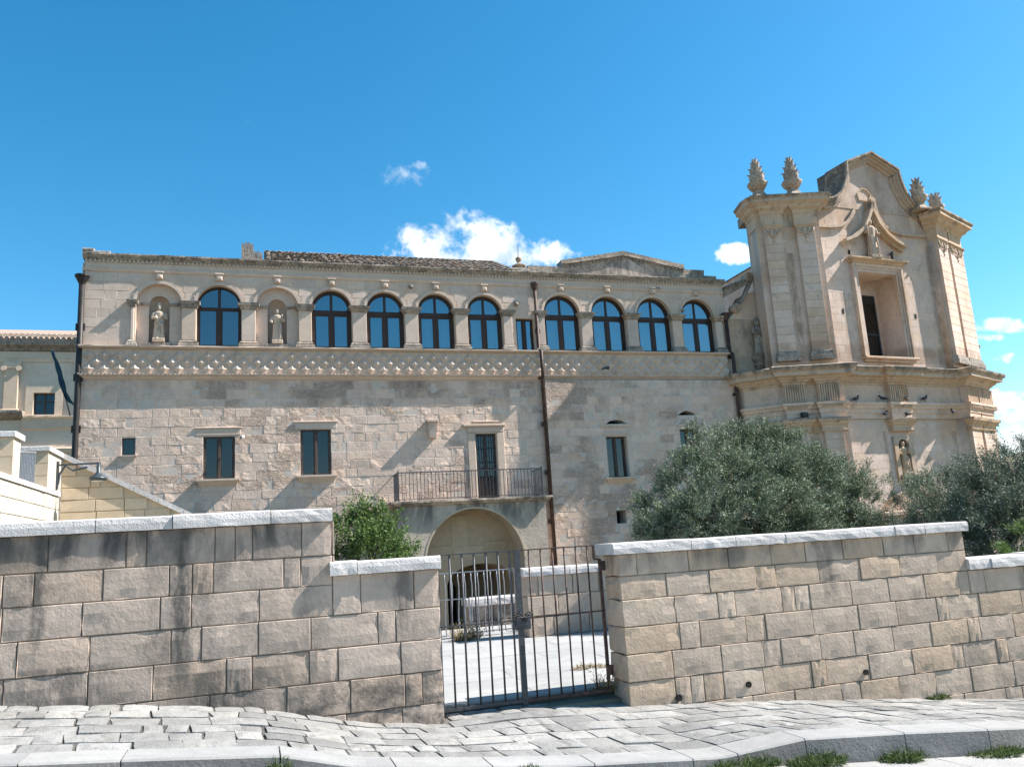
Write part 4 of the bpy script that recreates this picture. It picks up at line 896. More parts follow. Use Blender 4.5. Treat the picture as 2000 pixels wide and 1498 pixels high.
while x < XR-.1: dn.box(x, x+.055, FY-.045, FY+.01, 8.72, 8.795); x += .115
dn.obj('dentil_course', 'facade_smooth', cv, kind='stuff')
mb = MB(); mb.bbox(XL-.08, -4.02, FY-.02, FY+.5, 8.99, 9.06, .015).bbox(XL-.09, -4.45, FY-.03, FY+.5, 9.06, 9.13, .015); mb.obj('parapet', 'lichen', cv)
mb = MB(); mb.hull8([(XL-.02, FY+.3, 8.7), (XL+.2, FY+.3, 8.7), (LX+.3, 31.5, 8.7), (LX, 31.5, 8.7)], [(XL-.05, FY+.3, 9.05), (XL+.2, FY+.3, 9.05), (LX+.3, 31.5, 9.0), (LX, 31.5, 9.0)]); mb.obj('parapet', 'lichen', cv)
# --- diamond-pointed frieze
mb = MB(); mb.sweep([(XL-.06, FY), (XR, FY)], [(0, 6.10), (.06, 6.105), (.08, 6.125), (.15, 6.135), (.20, 6.15), (.23, 6.17), (.23, 6.20), (.10, 6.225), (0, 6.235)]); fixn(mb.obj('frieze_moulding', 'facade_smooth', cv))
mb = MB(); mb.bbox(XL-.02, XR, FY-.075, FY, 5.38, 6.11, .004); mb.obj('frieze_band', 'facade_smooth', cv)
dm = MB(); wd, hh, pp = .197, .192, .108
dm.add([(-wd, 0, 0), (0, 0, -hh), (wd, 0, 0), (0, 0, hh), (-wd*.12, -pp, -.01), (0, -pp, -hh*.14), (wd*.12, -pp, -.01), (0, -pp, hh*.1)], [(0, 1, 5, 4), (1, 2, 6, 5), (2, 3, 7, 6), (3, 0, 4, 7), (4, 5, 6, 7)])
dmesh = dm.mesh('diamond', 'facade_smooth')
hd = MB(); hd.add([(-wd, 0, 0), (wd, 0, 0), (0, 0, hh), (0, -pp*.8, .02), (0, -pp*.8, 0.0)], [(0, 4, 3), (4, 1, 3), (1, 2, 3), (2, 0, 3), (0, 1, 4)]); hdm = hd.mesh('half_diamond', 'facade_smooth')
ncol = int((XR-XL)/(2*wd)); rd_ = random.Random(3)
for row in range(3):
    for k in range(ncol+1):
        x = XL+.02+wd*(1 if row % 2 == 0 else 2)+k*2*wd; z = 5.925-row*hh
        if x+wd > XR: continue
        if row == 2 and False: continue
        o = link('diamond_boss', dmesh, cv, (x, FY-.075, z+rd_.uniform(-.002, .002)), 0); o.scale = (.99, rd_.uniform(.8, 1.12), .99)
mb = MB(); mb.sweep([(XL-.06, FY), (XR, FY)], [(0, 5.24), (.05, 5.26), (.08, 5.30), (.12, 5.33), (.13, 5.36), (.16, 5.375), (.16, 5.395), (.06, 5.40), (0, 5.40)]); fixn(mb.obj('frieze_moulding', 'facade_smooth', cv))
tm = MB(); x = XL
while x < XR-.06:
    tm.hull8([(x, FY-.17, 5.33), (x+.052, FY-.17, 5.33), (x+.052, FY-.05, 5.30), (x, FY-.05, 5.30)][::-1], [(x, FY-.185, 5.392), (x+.052, FY-.185, 5.392), (x+.052, FY-.05, 5.392), (x, FY-.05, 5.392)][::-1]); x += .105
fixn(tm.obj('tooth_course', 'facade_smooth', cv, kind='stuff'))
# --- attic pediment on the right, stepped
zt = lambda x, y: at(x, y, FY+.35).z; xt = lambda x, y: at(x, y, FY+.35).x
A_ = (xt(1096, 508), zt(1096, 508)); T_ = (xt(1218, 490), zt(1218, 490)); B_ = (xt(1336, 517), zt(1336, 517)); zb_ = 8.96
outl = [(8.95, zb_), (XR+.02, zb_), (XR+.02, zt(1405, 540)), (xt(1375, 540), zt(1405, 540)+.005), (xt(1375, 528), zt(1375, 528)), (B_[0], zt(1375, 528)), B_, (T_[0]+.12, T_[1]-.03), (T_[0], T_[1]), (T_[0]-.12, T_[1]-.03), A_, (A_[0], zt(1090, 521)), (8.95, zt(1045, 519))]
plate('pediment', outl, [], (0, FY+.35), 0, 0, .45, 'lichen', cv)
mb = MB(); mb.band([(B_[0]-.05, B_[1]-.22), (T_[0]+.1, T_[1]-.22), (T_[0]-.1, T_[1]-.22), (A_[0]+.05, A_[1]-.17)][::-1], .06, FY+.26, FY+.36); fixn(mb.obj('pediment_moulding', 'facade_smooth', cv))
mb = MB(); ptri = [(A_[0]+1.0, 9.0), (B_[0]-1.0, 9.0), (T_[0]+.1, T_[1]-.26), (T_[0]-.1, T_[1]-.26)]; mb.add([(x, FY+.338, z) for x, z in ptri], [(0, 1, 2, 3)]); mb.obj('tympanum', 'facade_smooth', cv)
dt = MB()
for k in range(34):
    t = (k+.5)/34
    if t < .5: a, b, s = A_, T_, t*2
    else: a, b, s = T_, B_, t*2-1
    x = a[0]+(b[0]-a[0])*s; z = a[1]+(b[1]-a[1])*s-.29; dt.box(x-.035, x+.035, FY+.30, FY+.345, z, z+.06)
dt.obj('dentil_course', 'lichen', cv, kind='stuff')
# --- tiled roof
RA = (FY+.12, 8.99); RB = (FY+2.9, 10.30); x0r, x1r = .30, 8.62
mb = MB(); mb.hull8([(x0r, RA[0], RA[1]-.06), (x1r, RA[0], RA[1]-.06), (x1r, RB[0], RB[1]-.06), (x0r, RB[0], RB[1]-.06)], [(x0r, RA[0], RA[1]), (x1r, RA[0], RA[1]), (x1r, RB[0], RB[1]), (x0r, RB[0], RB[1])])
mb.box(x0r, x1r, RB[0]-.02, RB[0]+2.6, 8.7, RB[1]-.06); roof = mb.obj('roof', 'lichen', cv)
sl_ = math.atan2(RB[1]-RA[1], RB[0]-RA[0]); Ls = math.hypot(RB[1]-RA[1], RB[0]-RA[0])
tl = MB(); nseg = 6; ln = .43
for j, (y, zz, rr) in enumerate(((0, .0, .092), (ln, .0, .075))):
    tl.v += [(rr*math.cos(math.pi*k/nseg), y, .01+rr*.8*math.sin(math.pi*k/nseg)+(.022 if j == 0 else 0)) for k in range(nseg+1)]
    tl.v += [((rr-.016)*math.cos(math.pi*k/nseg), y, .01+(rr-.016)*.8*math.sin(math.pi*k/nseg)+(.022 if j == 0 else 0)) for k in range(nseg+1)]
q = nseg+1; tl.r = [0]*len(tl.v)
tl.f = [(k, k+1, 2*q+k+1, 2*q+k) for k in range(nseg)]+[(q+k, 3*q+k, 3*q+k+1, q+k+1) for k in range(nseg)]+[(k, q+k, q+k+1, k+1) for k in range(nseg)]
tmesh = tl.mesh('tile', 'tile', smooth=False); rt = random.Random(8); rest = MB(); cnt = 0
rmat = Matrix.Rotation(sl_, 4, 'X')
ncols = int((x1r-x0r)/.205); nrows = int(Ls/.36)+1
for j in range(nrows):
    for i in range(ncols):
        x = x0r+.1+i*.205+rt.uniform(-.012, .012); d = j*.36-.05+rt.uniform(-.02, .02)
        loc = (x, RA[0]+d*math.cos(sl_), RA[1]+d*math.sin(sl_)+.005); yaw = rt.uniform(-.05, .05); roll = rt.uniform(-.04, .04)
        if cnt < 298:
            o = link('tile', tmesh, roof, loc, 0); o.rotation_euler = (sl_+roll, 0, yaw); cnt += 1
        else:
            mm = Matrix.Translation(loc) @ Matrix.Rotation(yaw, 4, 'Z') @ Matrix.Rotation(sl_+roll, 4, 'X'); rest.cr = rt.random()
            rest.add([mm @ v.co for v in tmesh.vertices], [tuple(p.vertices) for p in tmesh.polygons])
rest.obj('remaining_tiles', 'tile', roof, kind='stuff')
mb = MB()
for i in range(int((x1r-x0r)/.4)):
    x = x0r+i*.4; mb.tube([(x, RB[0], RB[1]+.0), (x+.46, RB[0], RB[1]-.015)], [.09, .075], 8)
mb.obj('ridge_tiles', 'tile', roof, kind='stuff')
# broken stub of masonry beside the roof
cs = MB(); xa, xb_ = FX(471, 500), FX(513, 510); n = 7
for k in range(n):
    a = xa+(xb_-xa)*k/n; b = xa+(xb_-xa)*(k+1)/n+.01; top = 9.66-.04*abs(k-1.2)-(.14 if k > 3 else 0)+rt.uniform(-.03, .03)
    cs.hull8([(a, FY+.25, 8.9), (b, FY+.25, 8.9), (b, FY+.75, 8.9), (a, FY+.75, 8.9)], [(a+.01, FY+.27, top), (b-.015, FY+.27, top-.02), (b-.01, FY+.75, top), (a, FY+.75, top)])
cs.obj('roof_stub', 'lichen', cv)
# small masonry pier where the two roofs meet, plus dome cap behind
mb = MB(); mb.bbox(8.25, 8.95, FY+.3, FY+1.0, 8.9, FZ(1019, 517)-.0, .02).bbox(7.95, 8.3, FY+.25, FY+.8, 8.9, 9.12, .02); mb.ellip((8.9, FY+.9, 9.17), (.42, .4, .2), 14, 6); mb.obj('roof_pier', 'lichen', cv)
# --- downpipes
def downpipe(pts, r, mat, hop=None):
    mb = MB(); mb.tube(pts, r, 10); o = mb.obj('downpipe', mat, cv, smooth=True)
    br = MB()
    for k in range(1, 7):
        t = k/7; z = pts[0][2]+(pts[-1][2]-pts[0][2])*t; x = pts[1][0]; br.bar((x-r*1.5, pts[1][1], z), (x+r*1.5, pts[1][1], z), r*2.6, .03)
    br.obj('pipe_bracket', mat, o)
    if hop: h = MB(); h.lathe(hop, [(r*1.05, -.22), (r*1.2, -.18), (r*2.2, -.02), (r*2.5, .02), (r*2.5, .06), (r*1.8, .06), (r*1.6, 0)], 12); h.obj('hopper', mat, o, smooth=False)
downpipe([(8.98, FY-.10, 8.44), (8.98, FY-.10, 6.25), (9.0, FY-.26, 6.18), (9.0, FY-.26, 5.3), (9.02, FY-.12, 5.2), (9.06, FY-.1, -2.5)], .055, 'pipe', (8.98, FY-.10, 8.5))
downpipe([(16.2, FY-.12, 7.5), (16.2, FY-.12, 6.25), (16.22, FY-.26, 6.15), (16.22, FY-.26, 5.3), (16.22, FY-.25, 5.2), (16.25, FY-.25, -2.4)], .065, 'pipe', (16.2, FY-.12, 7.62))
downpipe([(-4.72, FY-.06, 8.2), (-4.72, FY-.06, 5), (-4.73, FY-.06, 2), (-4.74, FY-.06, -2)], .08, 'pipe_dark', (-4.72, FY-.06, 8.22))
# --- porch carrying the balcony
PY = 24.08
pf = arch(4.77, 7.77, -2.55, -.42, 30, rise=1.53)
plate('porch', rect(3.98, 8.56, -2.55, 1.27), [pf], (0, PY), 0, 0, .9, 'porch', cv)
mb = MB(); mb.band(arc(6.27, 1.50, -.42, 0, 180, 30, 1.53), -.05, PY-.012, PY+.03); fixn(mb.obj('porch_arch_edge', 'porch_in', cv))
plate('porch_back_wall', rect(4.2, 8.3, -2.5, 1.25), [PORCH_IN], (0, FY-.02), 0, .0, .03, 'porch_in', cv)
mb = MB(); mb.bbox(5.75, 6.25, FY-.035, FY-.02, -.1, .95, .01).bbox(5.78, 6.72, FY-.045, FY-.02, -.35, .02, .01).bbox(4.95, 5.8, FY-.05, FY-.02, .0, .05, .01).bbox(6.75, 7.4, FY-.05, FY-.02, .06, .11, .01); mb.obj('porch_patch', 'porch_in', cv)
mb = MB()                                                  # vaulted passage behind
vs = arch(5.55, 7.75, -2.6, -1.15, rise=.62); n = len(vs); mb.add([(x, FY+.02, z) for x, z in vs]+[(x-.25, FY+2.6, z) for x, z in vs], [(i, (i+1) % n, (i+1) % n+n, i+n) for i in range(n)]); mb.obj('passage_vault', 'porch_in', cv)
plate('passage_end', rect(5.0, 8, -2.6, -.4), [arch(5.42, 6.42, -2.58, -1.35, rise=.25)], (0, FY+2.55), 0, 0, .2, 'porch_in', cv)
mb = MB(); mb.box(5.3, 6.6, FY+2.9, FY+2.95, -2.6, -.9); pd = mb.obj('passage_door', 'void', cv)
gb = MB()
for k in range(9): x = 5.45+.12*k; gb.bar((x, FY+2.7, -2.55), (x, FY+2.7, -1.15), .018)
for z in (-2.4, -1.75, -1.4): gb.bar((5.42, FY+2.71, z), (6.42, FY+2.71, z), .02)
gb.obj('door_grille', 'iron', pd)
bl = MB(); bl.sweep([(3.86, FY), (3.86, PY-.06), (8.66, PY-.06), (8.66, FY-.02)], [(0, 1.26), (.03, 1.28), (.06, 1.33), (.10, 1.345), (.10, 1.40), (0, 1.405)]); bl.box(3.86, 8.66, PY-.06, FY-.02, 1.26, 1.404); bo = fixn(bl.obj('balcony', 'porch', cv))
rl2 = MB(); zt_, z0_ = 2.25, 1.46; xa, xb_ = 4.02, 8.5; yf = PY+.02
rl2.bar((xa, yf, zt_), (xb_, yf, zt_), .03, .022).bar((xa, yf, z0_), (xb_, yf, z0_), .02, .022)
for x in (xa, xb_): rl2.bar((x, yf, zt_), (x, FY, zt_), .03, .022).bar((x, yf, z0_), (x, FY, z0_), .02, .022).bar((x, yf, 1.40), (x, yf, zt_+.06), .035, .035)
ro = rl2.obj('railing', 'iron', bo)
bm_ = MB(); bm_.bar((0, 0, 0), (0, 0, zt_-z0_), .015); bmesh_ = bm_.mesh('baluster', 'iron')
for k in range(1, 40): link('baluster', bmesh_, ro, (xa+(xb_-xa)*k/40, yf, z0_))
for x in (xa, xb_):
    for k in range(1, 8): link('baluster', bmesh_, ro, (x, yf+(FY-yf)*k/8, z0_))
# security camera by the first lower window
sc = thing('security_camera', (-.36, FY-.1, 3.52), 'small white security camera on the convent wall beside a brown window', 'camera')
mb = MB(); mb.tube([(-.33, FY, 3.53), (-.36, FY-.1, 3.53)], .012, 6).tube([(-.38, FY-.2, 3.50), (-.33, FY-.06, 3.53)], .045, 10); mb.obj('housing', 'white', sc, smooth=False)
mb = MB(); mb.tube([(-.3805, FY-.201, 3.4997), (-.379, FY-.19, 3.5)], .035, 10); mb.obj('lens', 'black', sc)
fnl = thing('roof_finial', (8.62, FY+.7, 9.3), 'small stone finial with a thin lightning rod standing on the convent roof', 'finial')
mb = MB(); z0 = FZ(1019, 517); mb.lathe((8.72, FY+.62, z0-.02), [(.12, -.1), (.10, .02), (.07, .06), (.14, .10), (.25, .17), (.25, .19), (.12, .25), (.05, .30), (.05, .33), (.09, .37), (.115, .43), (.10, .48), (.06, .51), (.035, .53), (.03, .56)], 14); mb.obj('knop', 'urn', fnl, smooth=True)
mb = MB(); mb.tube([(8.72, FY+.62, z0+.5), (8.72, FY+.62, z0+.95)], [.010, .006], 6); mb.obj('rod', 'iron', fnl)
# ------------------------------------------------------------------ the church
ch_ = thing('church', (21.8, 25, -2.5), 'tall weathered baroque stone church front with a curved gable, paired pilasters and heavy cornices', 'church')
CB = 23.55                                             # plane of the middle bay
LP, BP = (17.25, 23.95), (19.45, 23.30)                 # left canted bay, from its outer to its inner corner
CP, DP = (25.17, 23.86), (27.30, 24.80)                # right canted bay
aL = math.atan2(BP[1]-LP[1], BP[0]-LP[0]); aR = math.atan2(DP[1]-CP[1], DP[0]-CP[0])
lenL = math.hypot(BP[0]-LP[0], BP[1]-LP[1]); lenR = math.hypot(DP[0]-CP[0], DP[1]-CP[1])
pl = lambda x, y: onplane(x, y, LP, aL); pr = lambda x, y: onplane(x, y, CP, aR); CANG = rad(5.5); PIV = (19.42, CB)                     # the middle bay is turned a little towards the right
def rotp(x, y, s=1): c_, n_ = math.cos(CANG*s), math.sin(CANG*s); return (PIV[0]+(x-PIV[0])*c_-(y-PIV[1])*n_, PIV[1]+(x-PIV[0])*n_+(y-PIV[1])*c_)
def pcd(x, y, d=0): u_, z_ = onplane(x, y, rotp(PIV[0], CB+d), CANG); return (PIV[0]+u_, z_)
pc = lambda x, y: pcd(x, y)
def kx(x, d=0): t_ = (-math.sin(CANG)*PIV[0]+math.cos(CANG)*PIV[1])/(-math.sin(CANG)*x+math.cos(CANG)*CB); return rotp(x*t_, CB*t_, -1)[0]
KS = 1.012; CX = rotp(CP[0], CP[1], -1)[0]; CEN = []; _mark = []
def on(): _mark[:] = [set(ch_.children)]
def off(): CEN.extend(o for o in ch_.children if o not in _mark[0])
ZC0, ZU0, ZU1, ZG = 3.0, 5.62, 11.05, 11.72             # capital line, upper storey foot, under cornice, cornice top
def lens_c(r): return r.choice((r.uniform(.45, .7), r.uniform(.6, .9), r.uniform(.3, .5)))
rc = random.Random(55); CPAR = dict(front=.005, jit=.0015, ch=.003, bul=.001, joint=.005, D=.03, nx=1, nz=1)
# upper walls
wx0, wx1, wz0, wz1 = kx(21.04), kx(22.74), 5.83, 9.07
opening = rect(wx0+.02, wx1-.02, wz0+.01, wz1-.02)
on(); plate('upper_wall', rect(BP[0]-.05, CX+.05, ZU0-.1, 11.6), [opening], (0, CB), 0, 0, .95, 'church', ch_); off()
gO = 11.6
plate('upper_wall', rect(-.0, lenL+.02, ZU0-.1, ZU1+.4), [], LP, aL, 0, 1.0, 'church', ch_)
plate('upper_wall', rect(-.02, lenR, ZU0-.1, ZU1+.4), [], CP, aR, 0, 1.0, 'church', ch_)
for hb in ([(LP[0]+.02, LP[1]+.04), (LP[0]+.22, 24.72), (18.6, 24.72), (18.6, LP[1]+.1)], [(DP[0]-.7, DP[1]+.1), (DP[0]-.02, DP[1]+.03), (DP[0]-.05, 26.1), (DP[0]-1.2, 26.1)]):
    mb = MB(); mb.hull8([(x, y, -2.5) for x, y in hb], [(x, y, ZU1+.5) for x, y in hb]); fixn(mb.obj('side_wall', 'church', ch_))
mb = MB(); mb.box(19.6, 25.2, 25.8, 40, -2.5, 10.6); mb.obj('nave_wall', 'church', ch_)
mb = MB(); mb.hull8([(19.5, 25.8, 10.6), (25.3, 25.8, 10.6), (25.3, 40, 10.6), (19.5, 40, 10.6)], [(22.35, 25.8, 11.4), (22.45, 25.8, 11.4), (22.45, 40, 11.4), (22.35, 40, 11.4)]); mb.obj('nave_roof', 'tile', ch_)
cz = courses(ZU0+.05, 11.0, .285, rc, .004)
on(); ashlar(ch_, (0, CB), 0, BP[0]+.02, CX-.02, cz, lens_c, 'church', holes=[rect(wx0-.34, wx1+.32, 5.6, wz1+.42)], cap=170, rg=rc, **CPAR); off()
ashlar(ch_, LP, aL, 0, lenL, cz, lens_c, 'church', cap=20, rg=rc, **CPAR)
ashlar(ch_, CP, aR, 0, lenR, cz, lens_c, 'church', cap=20, rg=rc, **CPAR)
# pilasters of the upper storey
def cpil(P, ang, u0, u1, z0, z1, cap=True, dp=.14, seed=1, orn=True, name='pilaster', fluted=False):
    ca, sa = math.cos(ang), math.sin(ang)
    T = lambda v: (P[0]+v.x*ca-v.y*sa, P[1]+v.x*sa+v.y*ca, v.z)
    mb = MB(); mb.box(u0+.01, u1-.01, -dp+.02, .02, z0, z1); mb.xform(T); po = fixn(mb.obj(name, 'church', ch_)); rr = random.Random(seed)
    zs = courses(z0+.0, z1, .30, rr, .006)
    for a, b in zip(zs[:-1], zs[1:]):
        m_ = MB(); f = rr.uniform(-.003, .003); m_.bbox(u0, u1, -dp+f, -dp+.05, a+.004, b-.004, .006); m_.cr = 0; m_.xform(T); fixn(m_.obj('stone', 'church', po))
    path = [T(Vector((u0, .02, 0)))[:2], T(Vector((u0, -dp, 0)))[:2], T(Vector((u1, -dp, 0)))[:2], T(Vector((u1, .02, 0)))[:2]]
    m_ = MB(); m_.sweep(path, [(0, z0-.34), (.10, z0-.34), (.10, z0-.18), (.07, z0-.17), (.06, z0-.03), (.03, z0-.02), (0, z0)]); fixn(m_.obj('base', 'lichen', po))
    if cap:
        m_ = MB(); m_.sweep(path, [(0, z1-.02), (.02, z1), (.05, z1+.03), (.05, z1+.06), (.09, z1+.08), (.09, z1+.11), (0, z1+.12)]); fixn(m_.obj('capital', 'church_orn', po))
    if orn:     # carved drop below the capital
        m_ = MB(); w = u1-u0; c = (u0+u1)/2; y = -dp-.02
        for s in (-1, 1):
            m_.tube([(c+s*w*.46, y, z1-.02), (c+s*w*.40, y-.015, z1-.16), (c+s*w*.25, y-.02, z1-.22), (c+s*w*.2, y-.02, z1-.10), (c+s*w*.3, y-.02, z1-.08)], [.03, .035, .03, .025, .015], 6)
            m_.tube([(c+s*w*.12, y, z1-.03), (c+s*w*.13, y-.02, z1-.24), (c, y-.025, z1-.33)], [.025, .03, .02], 6)
        m_.ellip((c, y, z1-.36), (.05, .035, .07), 8, 5).ellip((c, y, z1-.5), (.03, .025, .05), 8, 5); m_.xform(T); fixn(m_.obj('carved_drop', 'church_orn', po, smooth=True))
    return po
u = lambda f, a, b: (f(*a)[0]+f(*b)[0])/2
ZP0, ZP1 = 5.98, 10.52
pL1 = (u(pl, (1490, 443), (1518, 696)), u(pl, (1524, 440), (1553, 697))); pL2 = (u(pl, (1553, 437), (1583.5, 695)), u(pl, (1588, 437), (1618.7, 693)))
pR1 = (u(pr, (1824, 463), (1861, 706)), u(pr, (1841, 463), (1879, 706))); pR2 = (u(pr, (1848, 475), (1884, 712)), u(pr, (1872, 475), (1908, 712)))
cpil(LP, aL, *pL1, ZP0, ZP1, seed=1); cpil(LP, aL, *pL2, ZP0, ZP1, seed=2); cpil(CP, aR, *pR1, ZP0, ZP1, seed=3); cpil(CP, aR, *pR2, ZP0, ZP1, seed=4)
# entablatures follow the plan, breaking forward over each pilaster
def plan(P, ang, us, dp): return [(P[0]+math.cos(ang)*q+math.sin(ang)*d, P[1]+math.sin(ang)*q-math.cos(ang)*d) for q, d in us]
def brk(pa, pb, L, d0=.0, d1=.16, e=.05):
    out = [(0, d0)]
    for a, b in (pa, pb): out += [(a-e, d0), (a-e, d1), (b+e, d1), (b+e, d0)]
    out.append((L, d0)); 
    res = []
    for q in out:
        q = (min(max(q[0], 0), L), q[1])
        if not res or (abs(q[0]-res[-1][0]) > .004 or abs(q[1]-res[-1][1]) > .004): res.append(q)
    return res
left_path = [(LP[0]+.22, 24.72), (LP[0]+.0, LP[1]+.03)]+plan(LP, aL, brk(pL1, pL2, lenL), 0)+[(BP[0]+.10, CB)]
right_path = [rotp(CX-.12, CB)]+plan(CP, aR, brk(pR1, pR2, lenR), 0)+[(DP[0]+.12, 26.2)]
lo_prof = [(0, ZU1-.45), (.02, ZU1-.45), (.02, ZU1-.02), (.06, ZU1+.02), (.08, ZU1+.10), (.20, ZU1+.18), (.24, ZU1+.26), (.36, ZU1+.34), (.40, ZU1+.36), (.40, ZU1+.46), (.46, ZU1+.52), (.46, ZU1+.58), (.3, ZU1+.62), (-.6, ZU1+.66)]
for p in (left_path, right_path):
    mb = MB(); mb.sweep(p, lo_prof); fixn(mb.obj('upper_cornice', 'church_orn', ch_))
mb = MB(); 
for P, ang, L in ((LP, aL, lenL), (CP, aR, lenR)):
    q = plan(P, ang, [(0, -.1), (L, -.1), (L, -1.9), (0, -1.9)], 0); mb.hull8([(a, b, ZU1+.3) for a, b in q], [(a, b, ZU1+.64) for a, b in q])
mb.obj('parapet_top', 'lichen', ch_)
# curved gable crest
on()
gc = pc(1691, 303)[0]-.06; gap = pc(1691, 303)[1]
shz = (pc(1641, 322)[1]+pc(1743, 336)[1])/2; shx = (pc(1743, 336)[0]-pc(1641, 322)[0])/2
def half(s):
    pts = [(gc+s*shx, shz)]
    for k in range(1, 11): t = k/10; a = t*math.pi/2; pts.append((gc+s*(shx+.02+(2.55-shx)*(1-math.cos(a))), ZG+.03+(shz-ZG-.03)*(1-math.sin(a))**1.0))
    return pts
# concave sweep: steep near the shoulder, flattening towards the cornice
hr = half(1); hl = half(-1)
crest = list(reversed(hl))+[(gc, gap)]+hr
plate('gable', [(BP[0]-.3, 11.55), (CX+.15, 11.55)]+list(reversed(crest)), [], (0, CB), 0, .02, .75, 'church', ch_)
cr = MB(); path = list(reversed(crest))
for wd, y in ((.15, CB-.26), (.25, CB-.17), (.36, CB-.09)): cr.band(path, wd, y, CB+.02)
fixn(cr.obj('gable_moulding', 'church_orn', ch_))
ct_ = MB(); ct_.band(path, .07, CB-.34, CB+.80); fixn(ct_.obj('gable_coping', 'lichen', ch_))
# side buttress of the crest, blackened
q1 = at(1595, 350, 24.9); q1 = Vector((*rotp(q1.x, q1.y, -1), q1.z)); mb = MB()
mb.hull8([(gc-shx+.06, CB+.05, 11.5), (gc-shx+.6, CB+.05, 11.5), (gc-shx+.6, 25.3, 11.5), (q1.x+.02, q1.y, 11.5)], [(gc-shx+.03, CB+.05, shz-.03), (gc-shx+.6, CB+.05, shz-.03), (gc-shx+.6, 25.3, shz-.1), (q1.x, q1.y, q1.z)]); mb.obj('gable_buttress', 'black_lichen', ch_)
# hexagonal panel
hp = [pc(1380+a/3.121, 280+b/3.121) for a, b in ((915, 312), (940, 282), (968, 292), (992, 320), (978, 350), (925, 345))]
mb = MB(); cx = sum(p[0] for p in hp)/6; cz_ = sum(p[1] for p in hp)/6; hp = [(cx+(p[0]-cx), p[1]) for p in hp]
mb.band(hp, .05, CB-.055, CB, closed=True); fixn(mb.obj('hexagon_panel', 'church_orn', ch_))
# curved string moulding and ogee hood over the statue
def pz(lst): return [pc(1380+a/3.121, 280+b/3.121) for a, b in lst]
s1 = pz([(655, 515), (760, 520), (812, 514), (850, 490), (878, 450), (895, 410)]); s2 = pz([(1010, 410), (1035, 460), (1065, 505), (1110, 545), (1180, 570), (1290, 578), (1385, 580)])
mb = MB(); mb.band(s1, .10, CB-.11, CB+.02); mb.band(s2, .10, CB-.11, CB+.02); fixn(mb.obj('curved_string', 'church_orn', ch_))
hoodL = pz([(812, 600), (870, 575), (915, 535), (945, 480), (962, 425), (975, 362)]); hoodR = pz([(975, 362), (992, 430), (1025, 500), (1075, 565), (1130, 610), (1185, 645)])
for hd_ in (hoodL, hoodR):
    mb = MB(); mb.band(hd_, -.20, CB-.16, CB+.02); mb.band([(p[0], p[1]+.03) for p in hd_], -.12, CB-.32, CB-.15); fixn(mb.obj('ogee_hood', 'church_orn', ch_))
# window: stepped architrave, deep splayed recess, narrow leaf
for d, t0, t1 in ((.06, .0, .10), (.10, .10, .2), (.15, .2, .30)):
    plate('window_architrave', rect(wx0-t1, wx1+t1, wz0-.0, wz1+t1), [rect(wx0-t0, wx1+t0, wz0-.01+.02, wz1+t0)], (0, CB), 0, d, d+.02, 'church', ch_)
mb = MB(); mb.sweep([(wx0-.32, CB), (wx0-.32, CB-.17), (wx1+.32, CB-.17), (wx1+.32, CB)], [(0, wz1+.30), (.03, wz1+.31), (.06, wz1+.37), (.14, wz1+.40), (.17, wz1+.44), (.17, wz1+.48), (-.1, wz1+.5)]); mb.box(wx0-.32, wx1+.32, CB-.17, CB, wz1+.30, wz1+.48); fixn(mb.obj('window_cornice', 'church_orn', ch_))
mb = MB(); mb.bbox(wx0-.36, wx1+.36, CB-.24, CB+.05, wz0-.09, wz0, .02); mb.bbox(wx0-.3, wx1+.3, CB-.12, CB+.0, ZU0+.02, wz0-.09, .01); mb.obj('window_sill', 'church_orn', ch_)
bk = CB+.95; gl = (pcd(1685, 600, .95)[0], pcd(1709, 600, .95)[0]+.06, 5.8, pcd(1690, 577, .95)[1])
plate('window_recess', rect(wx0-.1, wx1+.1, wz0-.2, wz1+.1), [rect(*gl)], (0, bk), 0, 0, .1, 'church', ch_)
fr = plate('window', rect(gl[0]-.005, gl[1]+.005, gl[2]-.005, gl[3]+.005), [rect(gl[0]+.05, gl[1]-.05, gl[2]+.05, gl[3]-.05)], (0, bk+.03), 0, 0, .06, 'lamp', ch_)
mb = MB(); mb.box(gl[0]+.05, gl[1]-.05, bk+.035, bk+.08, 6.95, 7.02); mb.obj('transom', 'lamp', fr)
for z0, z1 in ((5.85, 6.95), (7.02, 8.2)): pane_obj(fr, rect(gl[0]+.045, gl[1]-.045, z0, z1), bk+.055, 'glass_dark')
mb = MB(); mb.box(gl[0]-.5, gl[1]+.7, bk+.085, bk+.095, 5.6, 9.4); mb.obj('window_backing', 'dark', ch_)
# putlog holes
pm = MB()
for (x, y) in ((1658, 493), (1646.5, 608), (1742, 502), (1788, 618)):
    p = pc(x, y); pm.box(p[0]-.05, p[0]+.05, CB-.016, CB-.010, p[1]-.09, p[1]+.09)
pm.obj('putlog_holes', 'void', ch_, kind='stuff')
off()
